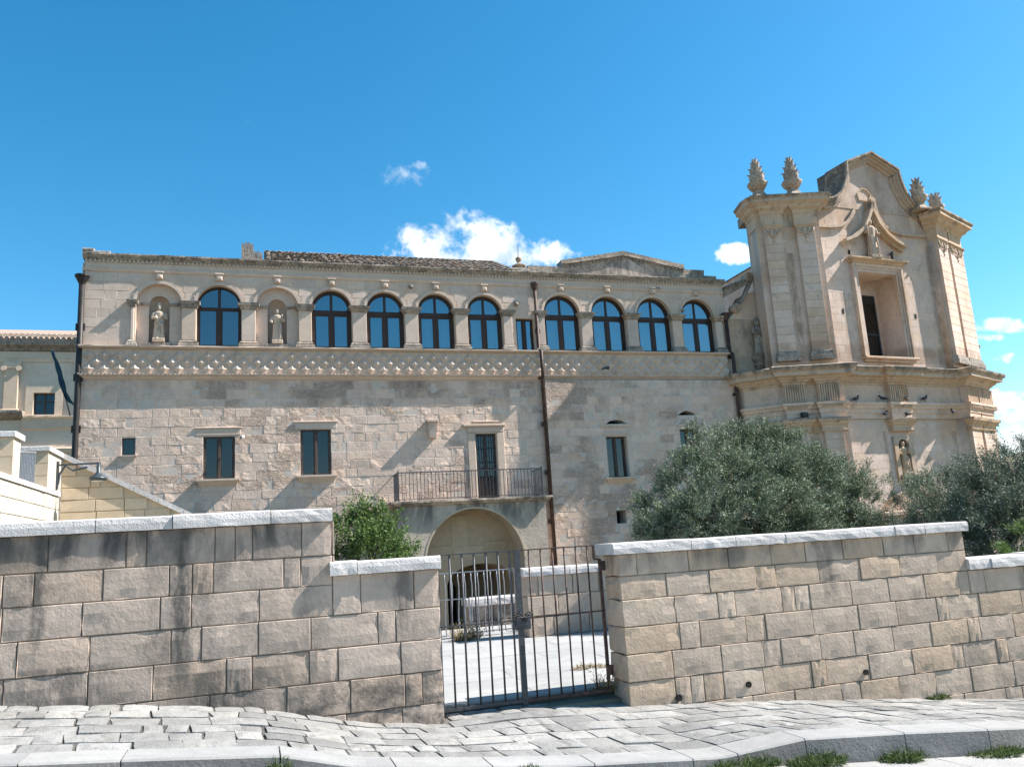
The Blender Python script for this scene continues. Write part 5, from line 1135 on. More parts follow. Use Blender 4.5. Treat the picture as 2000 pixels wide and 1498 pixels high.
# --- main entablature between the storeys
OUT = .10
LW = (16.42, 24.62)                                    # outer end of the lower storey, over the side wing
lowL = [(LW[0]-.08, 25.2), (LW[0], LW[1])]+plan(LP, aL, [(q, d+OUT) for q, d in brk(pL1, pL2, lenL)], 0)
NX0, NX1 = kx(21.42), kx(22.24); NC = (NX0+NX1)/2
lowM = [rotp(*q) for q in ((BP[0]+.16, CB-.12), (NX0, CB-.12), (NX0, CB-.26), (NX1, CB-.26), (NX1, CB-.12), (CX-.2, CB-.12))]
lowR = plan(CP, aR, [(q, d+OUT) for q, d in brk(pR1, pR2, lenR)], 0)+[(DP[0]+.2, 26.1)]
path = lowL+lowM+lowR
main_prof = [(0, 4.76), (.03, 4.77), (.05, 4.83), (.12, 4.86), (.13, 4.90), (.22, 4.95), (.24, 5.0), (.40, 5.03), (.42, 5.05), (.42, 5.17), (.47, 5.19), (.52, 5.26), (.54, 5.33), (.45, 5.37), (0, 5.44), (-1.0, 5.52)]
mb = MB(); mb.sweep(path, main_prof); fixn(mb.obj('main_cornice', 'church_orn', ch_))
mb = MB(); mb.sweep(path, [(-.02, 4.06), (0, 4.06), (0, 4.78), (-.02, 4.78)]); fixn(mb.obj('frieze', 'church', ch_))
mb = MB(); mb.sweep(path, [(0, 3.56), (.02, 3.56), (.02, 3.74), (.05, 3.755), (.05, 3.90), (.10, 3.92), (.12, 4.02), (.17, 4.04), (.17, 4.12), (0, 4.14)]); fixn(mb.obj('architrave', 'church', ch_))
def tri(path_, i, j, n=9):                             # fluted block on a frieze break
    a, b = Vector(path_[i]), Vector(path_[j]); d = (b-a).normalized(); q = Vector((d.y, -d.x)); L = (b-a).length; m_ = MB()
    for k in range(n):
        c = a+d*(L*(k+.5)/n); w_ = d*(L/n*.30)
        m_.hull8([(c-w_+q*.0).to_tuple()+(4.16,), (c+w_).to_tuple()+(4.16,), (c+w_+q*.035).to_tuple()+(4.16,), (c-w_+q*.035).to_tuple()+(4.16,)], [(c-w_).to_tuple()+(4.74,), (c+w_).to_tuple()+(4.74,), (c+w_+q*.05).to_tuple()+(4.74,), (c-w_+q*.05).to_tuple()+(4.74,)])
    fixn(m_.obj('fluted_block', 'church_orn', ch_, kind='stuff'))
    m_ = MB(); nn = int(L/.075)
    for k in range(nn):
        c = a+d*(L*(k+.5)/nn); m_.hull8([(c-d*.022).to_tuple()+(3.94,), (c+d*.022).to_tuple()+(3.94,), (c+d*.022+q*.14).to_tuple()+(3.94,), (c-d*.022+q*.14).to_tuple()+(3.94,)], [(c-d*.022).to_tuple()+(4.015,), (c+d*.022).to_tuple()+(4.015,), (c+d*.022+q*.15).to_tuple()+(4.015,), (c-d*.022+q*.15).to_tuple()+(4.015,)])
    fixn(m_.obj('dentil_course', 'church_orn', ch_, kind='stuff'))
def fronts(path_, lo, hi):
    out = []
    for i in range(lo, hi):
        out.append((i, (Vector(path_[i+1])-Vector(path_[i])).length))
    return out
for seg, P, ang, prs in ((lowL, LP, aL, (pL1, pL2)), (lowR, CP, aR, (pR1, pR2))):
    for (a, b) in prs:
        q = plan(P, ang, [(max(a-.05, .02), OUT+.16), (b+.05, OUT+.16)], 0); tri(q, 0, 1)
tri([rotp(NX0, CB-.26), rotp(NX1, CB-.26)], 0, 1)
# --- lower storey
on(); plate('lower_wall', rect(BP[0]-.1, CX+.1, -2.6, 5.4), [arch(NC-.27, NC+.27, 1.55, 2.62)], (0, CB), 0, .08, .9, 'church', ch_); off()
plate('lower_wall', rect(0, lenL+.05, -2.6, 5.4), [], LP, aL, OUT-.02, 1.0, 'church', ch_)
plate('lower_wall', rect(-.05, lenR, -2.6, 5.4), [], CP, aR, OUT-.02, 1.0, 'church', ch_)
lz = courses(-2.5, 3.5, .29, rc, .004); CP2 = dict(CPAR)
on(); CP2['front'] = .085; ashlar(ch_, (0, CB), 0, BP[0]+.02, CX-.02, lz, lens_c, 'church', holes=[rect(NC-.55, NC+.55, 1.2, 3.5)], cap=60, rg=rc, prefer=lambda t: (t[1]-t[0]) if t[2] > .5 else -1, **CP2); off()
CP2['front'] = OUT-.012; ashlar(ch_, LP, aL, 0, lenL, lz, lens_c, 'church', cap=0, rg=rc, **CP2); ashlar(ch_, CP, aR, 0, lenR, lz, lens_c, 'church', cap=14, rg=rc, prefer=lambda t: t[2], **CP2)
def lowpil(P, ang, a, b, sd):
    cpil((P[0]+math.sin(ang)*OUT, P[1]-math.cos(ang)*OUT), ang, a, b, -2.2, 3.12, cap=False, orn=False, seed=sd)
for (P, ang, prs, sd) in ((LP, aL, (pL1, pL2), 11), (CP, aR, (pR1, pR2), 15)):
    for k, (a, b) in enumerate(prs): lowpil(P, ang, a, b, sd+k)
capprof = [(0, 3.10), (.03, 3.12), (.05, 3.16), (.02, 3.18), (.03, 3.30), (.10, 3.36), (.12, 3.42), (.18, 3.45), (.20, 3.53), (.20, 3.565), (0, 3.58)]
for p in (lowL, lowR): mb = MB(); mb.sweep(p, capprof); fixn(mb.obj('capital_band', 'church_orn', ch_))
on(); mb = MB(); mb.sweep([(NX0, CB-.08), (NX0, CB-.22), (NX1, CB-.22), (NX1, CB-.08)], capprof); mb.box(NX0, NX1, CB-.22, CB-.05, 3.12, 3.56); fixn(mb.obj('capital_band', 'church_orn', ch_))
# niche with statue
plate('niche_frame', rect(NX0, NX1, 1.3, 2.9), [arch(NC-.27, NC+.27, 1.55, 2.55)], (0, CB), 0, .16, .10, 'church_orn', ch_)
mb = MB(); n = 10; vs = []; 
for z in (1.5, 2.1, 2.58): vs += [(NC+.28*math.cos(math.pi*i/n), CB-.06+.36*math.sin(math.pi*i/n), z) for i in range(n+1)]
for j in range(5):
    e = (j+1)*math.pi/10; vs += [(NC+.28*math.cos(math.pi*i/n)*math.cos(e), CB-.06+.36*math.sin(math.pi*i/n)*math.cos(e), 2.58+.28*math.sin(e)) for i in range(n+1)]
mb.add(vs, [(j*(n+1)+i, j*(n+1)+i+1, (j+1)*(n+1)+i+1, (j+1)*(n+1)+i) for j in range(7) for i in range(n)]); mb.obj('niche_back', 'lichen', ch_, smooth=True)
mb = MB(); mb.bbox(NC-.35, NC+.35, CB-.30, CB, 1.42, 1.55, .02).lathe((NC, CB-.1, 1.1), [(.04, 0), (.12, .12), (.24, .3), (.3, .33)], 12); mb.obj('niche_bracket', 'lichen', ch_)
# portal head: broken curved pediment over the door, mostly behind the trees
pcx = NC
for s in (-1, 1):
    mb = MB(); pts = [(pcx+s*(1.5-1.1*t), .35+.62*math.sin(t*math.pi/2)) for t in [i/8 for i in range(9)]]; pts = pts if s == 1 else pts[::-1]
    mb.band(pts, .14 if s == -1 else .14, CB-.42, CB); fixn(mb.obj('portal_pediment', 'church_orn', ch_))
mb = MB(); mb.bbox(pcx-1.7, pcx+1.7, CB-.46, CB, .14, .30, .03).bbox(pcx-1.55, pcx+1.55, CB-.32, CB, -.25, .14, .02).bbox(pcx-1.5, pcx-1.1, CB-.3, CB, -2.5, -.25, .02).bbox(pcx+1.1, pcx+1.5, CB-.3, CB, -2.5, -.25, .02); mb.obj('portal_frame', 'church_orn', ch_)
mb = MB(); mb.bbox(pcx-1.1, pcx+1.1, CB-.10, CB-.02, -2.5, -.25, .03); mb.obj('door', 'wood_red', ch_)
off()
# --- side wing between convent and church with volutes and a broken statue
WY = 24.95
plate('wing_wall', [(16.30, -2.6), (17.6, -2.6), (17.6, 8.6), (17.05, 8.4), (16.75, 7.9), (16.5, 7.6), (16.30, 7.45)], [], (0, WY), 0, 0, .5, 'church', ch_)
ashlar(ch_, (0, WY), 0, 16.32, 17.55, courses(5.5, 7.5, .28, rc, .004), lens_c, 'church_orn', cap=14, rg=rc, **CPAR)
def volute(cx, cz, r, y, turns=2.2, flip=1):
    m_ = MB(); pts = []
    for i in range(40): t = i/39; a = t*turns*2*math.pi; q = r*(1-t*.86); pts.append((cx+flip*q*math.cos(a), y-.03*t, cz+q*math.sin(a)))
    m_.tube(pts, [.035*(1-.5*i/39) for i in range(40)], 6); m_.tube([(cx, y, cz), (cx, y+.3, cz)], r*.98, 16); return m_
p = at(1439, 602, WY-.12); q = at(1463, 541, WY-.12)
for (v, r_) in ((p, .17), (q, .17)): volute(v.x, v.z, r_, WY-.12).obj('volute', 'church_orn', ch_, smooth=True)
mb = MB(); pts = [(p.x+.15, p.z+.12), (p.x+.35, p.z+.3), (p.x+.5, p.z+.55), (q.x+.08, q.z-.25), (q.x+.16, q.z-.05)]; mb.band(pts, .12, WY-.14, WY+.02); fixn(mb.obj('scroll_band', 'lichen', ch_))
wr = MB(); a0 = at(1411, 588, WY+.1); a1 = at(1411, 566, WY+.1); b1 = at(1465, 541, WY+.1)
wr.hull8([(a0.x, WY-.1, a0.z+.12), (b1.x, WY-.1, b1.z-.22), (b1.x, WY+3, b1.z-.1), (a0.x, WY+3, a0.z+.12)], [(a1.x, WY-.1, a1.z), (b1.x, WY-.1, b1.z-.05), (b1.x, WY+3, b1.z+.3), (a1.x, WY+3, a1.z+.35)]); wro = wr.obj('wing_roof', 'lichen', ch_)
for j in range(9):
    t = j/9; x = a1.x+(b1.x-a1.x)*t; z = a1.z+(b1.z-.05-a1.z)*t
    m_ = MB(); m_.tube([(x+.05, WY-.16, z+.0), (x+.05, WY+1.2, z+.16)], .055, 8); m_.obj('tile', 'tile', wro)
# right-hand return pieces seen behind the right edge
mb = MB(); p1 = at(1902, 683, 26.0); p2 = at(1897, 652, 26.0)
mb.lathe((p1.x, 26.0, p1.z-.5), [(.2, 0), (.22, .2), (.12, .3), (.14, .42), (.25, .55), (.28, .62), (.1, .66), (.08, .9), (.12, 1.0), (.06, 1.2), (.09, 1.25), (.03, 1.3)], 10); mb.box(p1.x-.6, p1.x+.2, 25.9, 26.4, 5.4, p1.z-.4); mb.obj('side_volute', 'church_orn', ch_)
# ------------------------------------------------------------------ pinnacles
def pinnacle(name, x, y, z, h, label, keep=4, tilt=0):
    t = thing(name, (x, y, z), label, 'pinnacle', 'carved flame pinnacles along the top of the church front'); s = h/1.5
    mb = MB(); mb.lathe((x, y, z), [(.40*s, 0), (.40*s, .06*s), (.30*s, .11*s), (.21*s, .22*s), (.18*s, .32*s), (.2*s, .36*s)], 4); mb.xform(lambda v: Vector((x, y, 0))+Matrix.Rotation(math.pi/4, 3, 'Z') @ Vector((v.x-x, v.y-y, v.z))); mb.obj('pedestal', 'urn', t)
    mb = MB(); mb.lathe((x, y, z), [(.17*s, .33*s), (.23*s, .37*s), (.29*s, .46*s), (.32*s, .54*s), (.335*s, .585*s), (.29*s, .60*s), (.1*s, .61*s)], 24, lambda a, zz: 1+.05*math.cos(a*8)); mb.obj('bowl', 'urn', t, smooth=True)
    tiers = [(.58, 8, .20, .36, .235), (.80, 7, .145, .36, .185), (1.03, 6, .095, .33, .125), (1.26, 5, .045, .24, .07)][:keep]
    core = MB(); core.lathe((x, y, z), [(.2*s, .6*s), (.2*s, .8*s), (.13*s, (1.05 if keep > 2 else .95)*s), (.04*s, (.62+.24*keep)*s*.92)], 10); core.obj('core', 'urn', t)
    for (zz, n, r0, L, r1) in tiers:
        lf = MB()
        for k in range(n):
            a = 2*math.pi*(k+.5*(zz > .7))/n+.3; c, sn = math.cos(a), math.sin(a); w_ = r0*1.9/n*2.0
            prof = [(r0*.9, 0, w_), (r0+.02, L*.45, w_*1.1), (r1*.95, L*.8, w_*.75), (r1*1.22, L, w_*.12)]
            vs = []
            for (r_, hh_, ww) in prof:
                for e in (-1, 0, 1): rr_ = r_+(.03 if e == 0 else 0); vs.append((x+s*(rr_*c-ww*e*sn), y+s*(rr_*sn+ww*e*c), z+s*(zz+hh_)))
            m_ = len(vs); vs += [(x+(v[0]-x)*.72, y+(v[1]-y)*.72, v[2]-.01) for v in vs]
            fs = [(i*3+j, i*3+j+1, (i+1)*3+j+1, (i+1)*3+j) for i in range(3) for j in range(2)]; fs += [tuple(q+m_ for q in reversed(f)) for f in fs]
            for i in range(3): fs += [(i*3, (i+1)*3, (i+1)*3+m_, i*3+m_), (i*3+2, i*3+2+m_, (i+1)*3+2+m_, (i+1)*3+2)]
            fs += [(9, 10, 10+m_, 9+m_), (10, 11, 11+m_, 10+m_)]
            lf.add(vs, fs)
        lf.obj('leaf_tier', 'urn', t)
    return t
def onL(px_, d): # a point above the left bay, d behind its face, below photo column px_
    uu = pl(px_, 400)[0]; return plan(LP, aL, [(uu, -d)], 0)[0]
zt_top = ZU1+.64
for px_, lab, k, h in ((1484, 'leafy flame pinnacle on the outer left corner of the church cornice', 4, 1.62), (1552, 'leafy flame pinnacle on the left cornice nearest the church gable', 4, 1.62)):
    x, y = onL(px_, .0); pinnacle('pinnacle', x, y, zt_top, h, lab, k)
for px_, lab, k, h in ((1802, 'worn flame pinnacle on the right cornice nearest the church gable', 3, 1.5), (1833, 'broken topless pinnacle on the outer right corner of the church cornice', 2, 1.45)):
    uu = pr(px_, 405)[0]; x, y = plan(CP, aR, [(uu, -.1)], 0)[0]; pinnacle('pinnacle', x, y, zt_top, h, lab, k)
# ------------------------------------------------------------------ statues
def statue(x, y, z, h, label, kind='saint', turn=0, mat='statue'):
    t = thing('statue', (x, y, z), label, 'statue', None); s = h/1.7; rs = random.Random(int(x*100))
    mb = MB()
    fold = lambda a, zz: 1+.07*math.sin(a*9+zz*2)*(1 if zz < .95 else .35)+.035*math.sin(a*17+1)*(1 if zz < .9 else .2)
    prof = [(.27, 0), (.265, .06), (.235, .3), (.215, .6), (.21, .85), (.195, .98), (.215, 1.12), (.235, 1.26), (.23, 1.33), (.17, 1.39), (.085, 1.42), (.07, 1.47), (.075, 1.50)]
    mb.lathe((0, 0, 0), prof, 36, fold); mb.xform(lambda v: Vector((v.x, v.y*.66, v.z)))
    mb.ellip((0, -.02, 1.60), (.10, .112, .135), 14, 10); mb.ellip((0, -.112, 1.565), (.018, .028, .03), 8, 5)     # head, nose
    mb.ellip((0, -.085, 1.515), (.055, .045, .06), 10, 6)                                                         # chin or beard
    for sx in (-1, 1): mb.ellip((sx*.088, 0, 1.575), (.02, .03, .04), 8, 5); mb.ellip((sx*.034, -.094, 1.60), (.018, .012, .012), 8, 5)
    arms = {'saint': (((-.23, 0, 1.3), (-.30, -.02, 1.05), (-.16, -.19, 1.02)), ((.23, 0, 1.3), (.31, -.03, 1.06), (.12, -.20, 1.12))),
            'child': (((-.23, 0, 1.3), (-.31, -.02, 1.07), (-.27, -.18, .98)), ((.23, 0, 1.3), (.31, -.04, 1.08), (.16, -.20, 1.15))),
            'raised': (((-.23, 0, 1.3), (-.33, -.05, 1.10), (-.30, -.18, 1.32)), ((.23, 0, 1.3), (.32, -.02, 1.05), (.25, -.19, 1.0)))}[kind if kind in ('saint', 'child', 'raised') else 'saint']
    for A in arms:
        mb.tube([A[0], Vector(A[0]).lerp(Vector(A[1]), .5), A[1], Vector(A[1]).lerp(Vector(A[2]), .55), A[2]], [.085, .09, .085, .075, .05], 10)
        hnd = Vector(A[2]); d = (Vector(A[2])-Vector(A[1])).normalized(); mb.ellip(hnd+d*.04, (.04, .045, .035), 8, 6)
        for f in range(4): mb.tube([hnd+d*.06+Vector((-.025+.017*f, 0, 0)), hnd+d*.11+Vector((-.025+.017*f, -.005, -.02))], [.011, .008], 5)
    for sx in (-1, 1): mb.ellip((sx*.10, -.17, .02), (.05, .09, .035), 8, 5)
    if kind == 'saint': mb.tube([(-.2, -.02, 1.33), (-.12, -.17, 1.0), (.14, -.19, .62), (.2, -.08, .3)], [.04, .05, .05, .03], 8)
    mb.tube([(.18, -.12, .9), (.12, -.2, .55), (.16, -.18, .1)], [.03, .04, .03], 7)
    R_ = Matrix.Rotation(turn, 3, 'Z'); mb.xform(lambda v: Vector((x, y, z))+R_ @ (v*s))
    o = mb.obj('figure', mat, None); md = o.modifiers.new('r', 'REMESH'); md.mode = 'VOXEL'; md.voxel_size = .017*s
    bpy.context.view_layer.update(); me = bpy.data.meshes.new_from_object(o.evaluated_get(bpy.context.evaluated_depsgraph_get())); nm = o.name; bpy.data.objects.remove(o)
    co = np.empty(len(me.vertices)*3); me.vertices.foreach_get('co', co); co = co.reshape(-1, 3)-np.array([x, y, z]); me.vertices.foreach_set('co', co.ravel()); me.materials.clear(); me.materials.append(M[mat])
    me.polygons.foreach_set('use_smooth', [True]*len(me.polygons)); me.update(); link('figure', me, t)
    T = lambda v: Vector((x, y, z))+R_ @ (v*s)
    if kind == 'saint': m_ = MB(); m_.lathe((0, 0, 0), [(.085, 1.62), (.095, 1.70), (.075, 1.80), (.02, 1.88)], 10); m_.xform(T); m_.obj('mitre', mat, t, smooth=True)
    if kind == 'child':
        m_ = MB(); m_.ellip((.24, -.2, 1.32), (.055, .055, .065), 8, 6).ellip((.24, -.19, 1.18), (.07, .06, .11), 8, 6).tube([(.22, -.2, 1.1), (.24, -.26, 1.0)], .035, 6); m_.xform(T); m_.obj('held_child', mat, t, smooth=True)
    if kind == 'raised': m_ = MB(); m_.lathe((0, .03, 0), [(.11, 1.46), (.125, 1.6), (.10, 1.72), (.03, 1.8)], 12); m_.tube([(-.30, -.2, .1), (-.3, -.2, 1.55)], .018, 6); m_.xform(T); m_.obj('hood_and_staff', mat, t, smooth=True)
    m_ = MB(); m_.bbox(x-.27*s, x+.27*s, y-.22*s, y+.16*s, z-.09, z+.02, .015); m_.obj('plinth', mat, t)
    return t
statue(-2.68, FY+.12, ZS+.24, 1.03, 'stone statue of a robed bishop with a mitre in the outer convent niche', 'saint', .12)
statue(.65, FY+.12, ZS+.24, 1.0, 'stone statue of a friar holding a child in the niche between arched windows', 'child', -.05)
sx_, sy_ = rotp(pc(1699, 500)[0]-.02, CB-.2); statue(sx_, sy_, wz1+.57, 1.45, 'hooded stone statue standing on the church window cornice under the pointed hood', 'raised', 0, 'church_orn')
sx_, sy_ = rotp(NC, CB-.08); statue(sx_, sy_, 1.62, 1.12, 'stone statue in the small shell niche of the lower church wall', 'child', .1, 'church_orn')
p = at(1487, 690, WY-.15); q = at(1465, 600, WY-.15); statue(p.x-.1, WY-.2, 6.15, 1.25, 'eroded dark stone statue against the side wing under the scroll', 'saint', .2, 'lichen')
mb = MB(); mb.lathe((p.x-.1, WY-.1, 5.7), [(.1, -.1), (.2, .05), (.16, .15), (.26, .28), (.26, .36)], 10, lambda a, z: 1+.1*math.sin(a*5)); mb.obj('statue_bracket', 'lichen', ch_)
# ------------------------------------------------------------------ pigeons on the ledges
def pigeon(px_, py_, Y, label, turn=0):
    v = at(px_, py_, Y)
    if 1660 < px_ < 1815:
        u_, z_ = pcd(px_, py_, Y-CB); v = Vector((*rotp(u_, Y), z_))
    t = thing('pigeon', (v.x, v.y, v.z), label, 'pigeon', 'pigeons perched on the church mouldings'); mb = MB()
    mb.tube([(-.17, 0, .09), (-.10, 0, .11), (0, 0, .13), (.08, 0, .15), (.11, 0, .21), (.125, 0, .235), (.16, 0, .235), (.18, 0, .228)], [.012, .035, .062, .055, .032, .034, .022, .003], 8)
    for s in (-1, 1): mb.tube([(.01, s*.02, .08), (.02, s*.02, 0)], .007, 5).tube([(.05, s*.05, .15), (-.04, s*.058, .13), (-.13, s*.03, .10)], [.012, .028, .006], 6)
    R_ = Matrix.Rotation(turn, 3, 'Z'); mb.xform(lambda q: v+R_ @ q); mb.obj('body', 'pigeon', t, smooth=True)
for (x, y, Y, lab, tn) in ((1672, 786, CB-.25, 'dark pigeon with raised tail on the lower church moulding, left of the central bracket', 0), (1727, 785, CB-.3, 'dark pigeon tight against the left side of the fluted central block', 2.5), (1771, 785, CB-.3, 'dark pigeon tight against the right side of the fluted central block', .6), (1806, 785, CB-.25, 'dark pigeon on the moulding between central block and right pilasters', 0),
                         (1730, 815, CB-.3, 'dark pigeon on the left end of the bracket above the niche', .3), (1772, 815, CB-.3, 'dark pigeon on the right end of the bracket above the niche', 2), (1862, 810, CP[1]-.35, 'dark pigeon sitting beside the right-hand lower pilasters', 1), (1184, 727, FY-.1, 'dark pigeon on the frieze ledge of the convent wall', 0), (1742, 503, CB-.12, 'dark pigeon by the hole right of the statue on the window cornice', .5)):
    pigeon(x, y, Y, lab, tn)
# floodlight on the left capital band
v = plan(LP, aL, [(.75, OUT+.28)], 0)[0]; fl = thing('floodlight', (v[0], v[1], 3.58), 'black floodlight on a bracket on the left lower cornice of the church', 'floodlight')
mb = MB(); mb.bbox(v[0]-.12, v[0]+.12, v[1]-.06, v[1]+.06, 3.64, 3.78, .02).box(v[0]-.14, v[0]-.12, v[1]-.02, v[1]+.02, 3.58, 3.76).box(v[0]+.12, v[0]+.14, v[1]-.02, v[1]+.02, 3.58, 3.76); mb.tube([(v[0]-.4, v[1]+.02, 3.59), (v[0]-.1, v[1], 3.60), (v[0]+.35, v[1]-.05, 3.76)], .008, 5); mb.obj('housing', 'black', fl)

# turn the finished middle bay into its plane
for o in CEN:
    l_ = o.location+ch_.location; x_, y_ = rotp(l_.x, l_.y); o.location = Vector((x_, y_, l_.z))-ch_.location; o.rotation_euler.z += CANG
# ------------------------------------------------------------------ ramp walls on the left
rw_ = thing('ramp_wall', (-4, 18, -1.5), 'cream stone terrace wall with two piers and railings above, meeting a sloping coped stair wall', 'wall')
RX, RY2 = -4.05, 20.0
def RXp(px_, py_):                                     # photo pixel on the plane X = RX
    d = ray(px_, py_); return d*(RX/d.x)
ZT = (RXp(10, 931).z+RXp(80, 945).z)/2
mb = MB(); mb.box(RX-.5, RX-.06, 9.5, RY2+.3, -2.5, ZT-.09); mb.obj('core', 'cream', rw_)
rr4 = random.Random(14)
zt0 = RXp(60, 940).z
ashlar(rw_, (RX, 20.0), math.pi/2, -10.4, 0, courses(-2.4, ZT-.09, .29, rr4, .004), lens_near, 'cream', rg=rr4, front=0, jit=.003, ch=.008, bul=.003, D=.06, nx=1, nz=1, cap=60, prefer=lambda t: t[2]+(t[0] > -6)*5)
mb = MB(); mb.box(RX-.4, RX+.03, 9.5, RY2-.05, ZT-.09, ZT); mb.obj('terrace_coping', 'coping', rw_)
def pier(y0, y1, z1, side=.0):
    mb = MB(); mb.box(RX-.42, RX+.012, y0+.02, y1-.02, ZT, z1-.0); po = mb.obj('pier', 'cream', rw_); zs = courses(ZT, z1, .28, rr4, .004)
    for a, b in zip(zs[:-1], zs[1:]):
        m_ = MB(); m_.box(RX-.43, RX+.02, y0, y0+.03, a+.005, b-.005); m_.obj('stone', 'ramp', po)
    m_ = MB(); m_.bbox(RX-.48, RX+.06, y0-.05, y1+.05, z1, z1+.10, .01); m_.obj('pier_cap', 'coping', po)
yA0, yA1 = RXp(22, 900).y, RXp(38, 900).y; yB0, yB1 = RXp(92, 900).y, 20.02
zA = RXp(30, 845).z; zB = RXp(105, 878).z
pier(yA0, yA1, zA-.1); pier(yB0, yB1, zB-.1); pier(yA0-4, yA0-3.6, zA-.05)
def rail(y0, y1, z0, z1a, z1b):
    mb = MB(); mb.bar((RX-.2, y0, z0), (RX-.2, y1, z0), .03).bar((RX-.2, y0, z1a), (RX-.2, y1, z1b), .03); o = mb.obj('railing', 'iron_pale', rw_); n = int((y1-y0)/.11)
    for k in range(1, n): m_ = MB(); y = y0+(y1-y0)*k/n; m_.bar((RX-.2, y, z0), (RX-.2, y, z1a+(z1b-z1a)*k/n), .022); m_.obj('bar', 'iron_pale', o)
rail(yA1, yB0, ZT+.06, zA-.28, zB-.12); rail(yA0-3.6, yA0, ZT+.06, zA-.2, zA-.22)
# stair wall: ochre masonry under a sloping coping
sx0, sx1 = RX+.02, at(372, 1003, RY2).x; sz0, sz1 = at(118, 884, RY2).z, at(368, 1001, RY2).z
sl = lambda x: sz0+(sz1-sz0)*(x-sx0)/(sx1-sx0)
out_ = [(sx0, -2.5), (sx1+3.6, -2.5), (sx1+3.6, sl(sx1+3.6)-.12), (sx0, sz0-.12)]
plate('stair_wall_core', out_, [], (0, RY2), 0, -.03, .35, 'ramp', rw_)
ashlar(rw_, (0, RY2), 0, sx0, sx1+3.4, courses(-2.4, sz0, .265, rr4, .004), lambda r: r.uniform(.42, .75), 'ramp', outer=out_, rg=rr4, front=0, jit=.003, ch=.007, bul=.002, D=.05, nx=1, nz=1, cap=110, prefer=lambda t: t[2])
nst = 12
for k in range(nst):
    a = sx0-.1+(sx1+3.6-sx0)*k/nst; b = sx0-.1+(sx1+3.6-sx0)*(k+1)/nst-.008; m_ = MB(); za, zb2 = sl(a), sl(b)
    m_.hull8([(a, RY2-.06, za-.12), (b, RY2-.06, zb2-.12), (b, RY2+.42, zb2-.12), (a, RY2+.42, za-.12)], [(a, RY2-.06, za), (b, RY2-.06, zb2), (b, RY2+.42, zb2), (a, RY2+.42, za)]); m_.obj('coping_stone', 'coping', rw_)
mb = MB(); d1 = at(600, 1003, 22.5)
# ------------------------------------------------------------------ street lamp
lp = thing('street_lamp', (RX, 19.6, 2.0), 'slate grey wall lamp with a disc head on a curved bracket, on the terrace pier', 'lamp')
LYy = RXp(109, 930).y; zt1 = RXp(109, 908).z; zb1 = RXp(111, 957).z
mb = MB(); mb.box(RX+.02, RX+.05, LYy-.05, LYy+.05, zb1, zt1+.08).bar((RX+.03, LYy, zt1), (RX+.86, LYy, zt1+.02), .035, .035); mb.tube([(RX+.05, LYy, zb1+.1), (RX+.07, LYy, zb1+.32), (RX+.17, LYy, zb1+.5), (RX+.32, LYy, zt1-.12), (RX+.6, LYy, zt1-.06)], .024, 8); mb.obj('bracket', 'lamp', lp)
mb = MB(); hx = RX+.82; mb.lathe((hx, LYy, zt1-.36), [(.035, .40), (.04, .2), (.06, .17), (.09, .12), (.16, .085), (.185, .05), (.17, .02), (.13, .0)], 20); mb.obj('lamp_head', 'lamp', lp, smooth=True)
mb = MB(); mb.lathe((hx, LYy, zt1-.36), [(.13, -.002), (.09, -.015), (.02, -.02)], 16); mb.obj('diffuser', 'white', lp, smooth=True)
# ------------------------------------------------------------------ palace behind
pa = thing('palace_building', (-11, 45, -2), 'distant stone palace with a pale tiled roof and pilasters beyond the convent corner', 'building')
PYY = 45.0; pw = (-10.45, -9.5, 7.65, 8.75)
plate('wall', rect(-19, -7, -2.5, 11.25), [rect(*pw), arch(-10.6, -9.3, 3.2, 5.0, rise=.5)], (0, PYY), 0, 0, .5, 'palace', pa)
mb = MB(); mb.sweep([(-19, PYY), (-7, PYY)], [(0, 10.85), (.1, 10.9), (.15, 11.0), (.4, 11.1), (.45, 11.2), (.45, 11.3), (0, 11.32)]); fixn(mb.obj('cornice', 'lichen', pa))
mb = MB(); mb.sweep([(-19, PYY), (-7, PYY)], [(0, 10.3), (.06, 10.32), (.08, 10.45), (.12, 10.5), (0, 10.52)]); fixn(mb.obj('string_course', 'palace', pa))
for x0 in (-11.75, -8.45, -14.6):
    mb = MB(); mb.bbox(x0, x0+.62, PYY-.18, PYY, 7.9, 10.1, .02); po = mb.obj('pilaster', 'palace', pa)
    m_ = MB(); m_.bbox(x0-.08, x0+.70, PYY-.25, PYY, 9.95, 10.3, .04)
    for s in (x0-.02, x0+.64): m_.tube([(s, PYY-.28, 9.95), (s, PYY, 9.95)], .13, 10)
    m_.obj('capital', 'palace', po); m_ = MB(); m_.bbox(x0-.08, x0+.70, PYY-.24, PYY, 7.75, 7.92, .03); m_.obj('base', 'palace', po)
mb = MB(); mb.sweep([(-19, PYY), (-10.8, PYY)], [(0, 7.4), (.2, 7.45), (.5, 7.6), (.6, 7.7), (.6, 7.8), (0, 7.82)]); fixn(mb.obj('ledge', 'lichen', pa))
mb = MB(); mb.sweep([(-10.9, PYY), (-7, PYY)], [(0, 6.9), (.1, 6.95), (.15, 7.4), (.25, 7.5), (.25, 7.58), (0, 7.6)]); fixn(mb.obj('ledge', 'palace', pa))
mb = MB(); mb.sweep([(-19, PYY), (-7, PYY)], [(0, 5.7), (.12, 5.75), (.2, 5.95), (0, 6.0)]); fixn(mb.obj('ledge', 'palace', pa))
plate('window_surround', rect(pw[0]-.35, pw[1]+.35, pw[2]-.1, pw[3]+.35), [rect(*pw)], (0, PYY), 0, .08, .12, 'palace', pa)
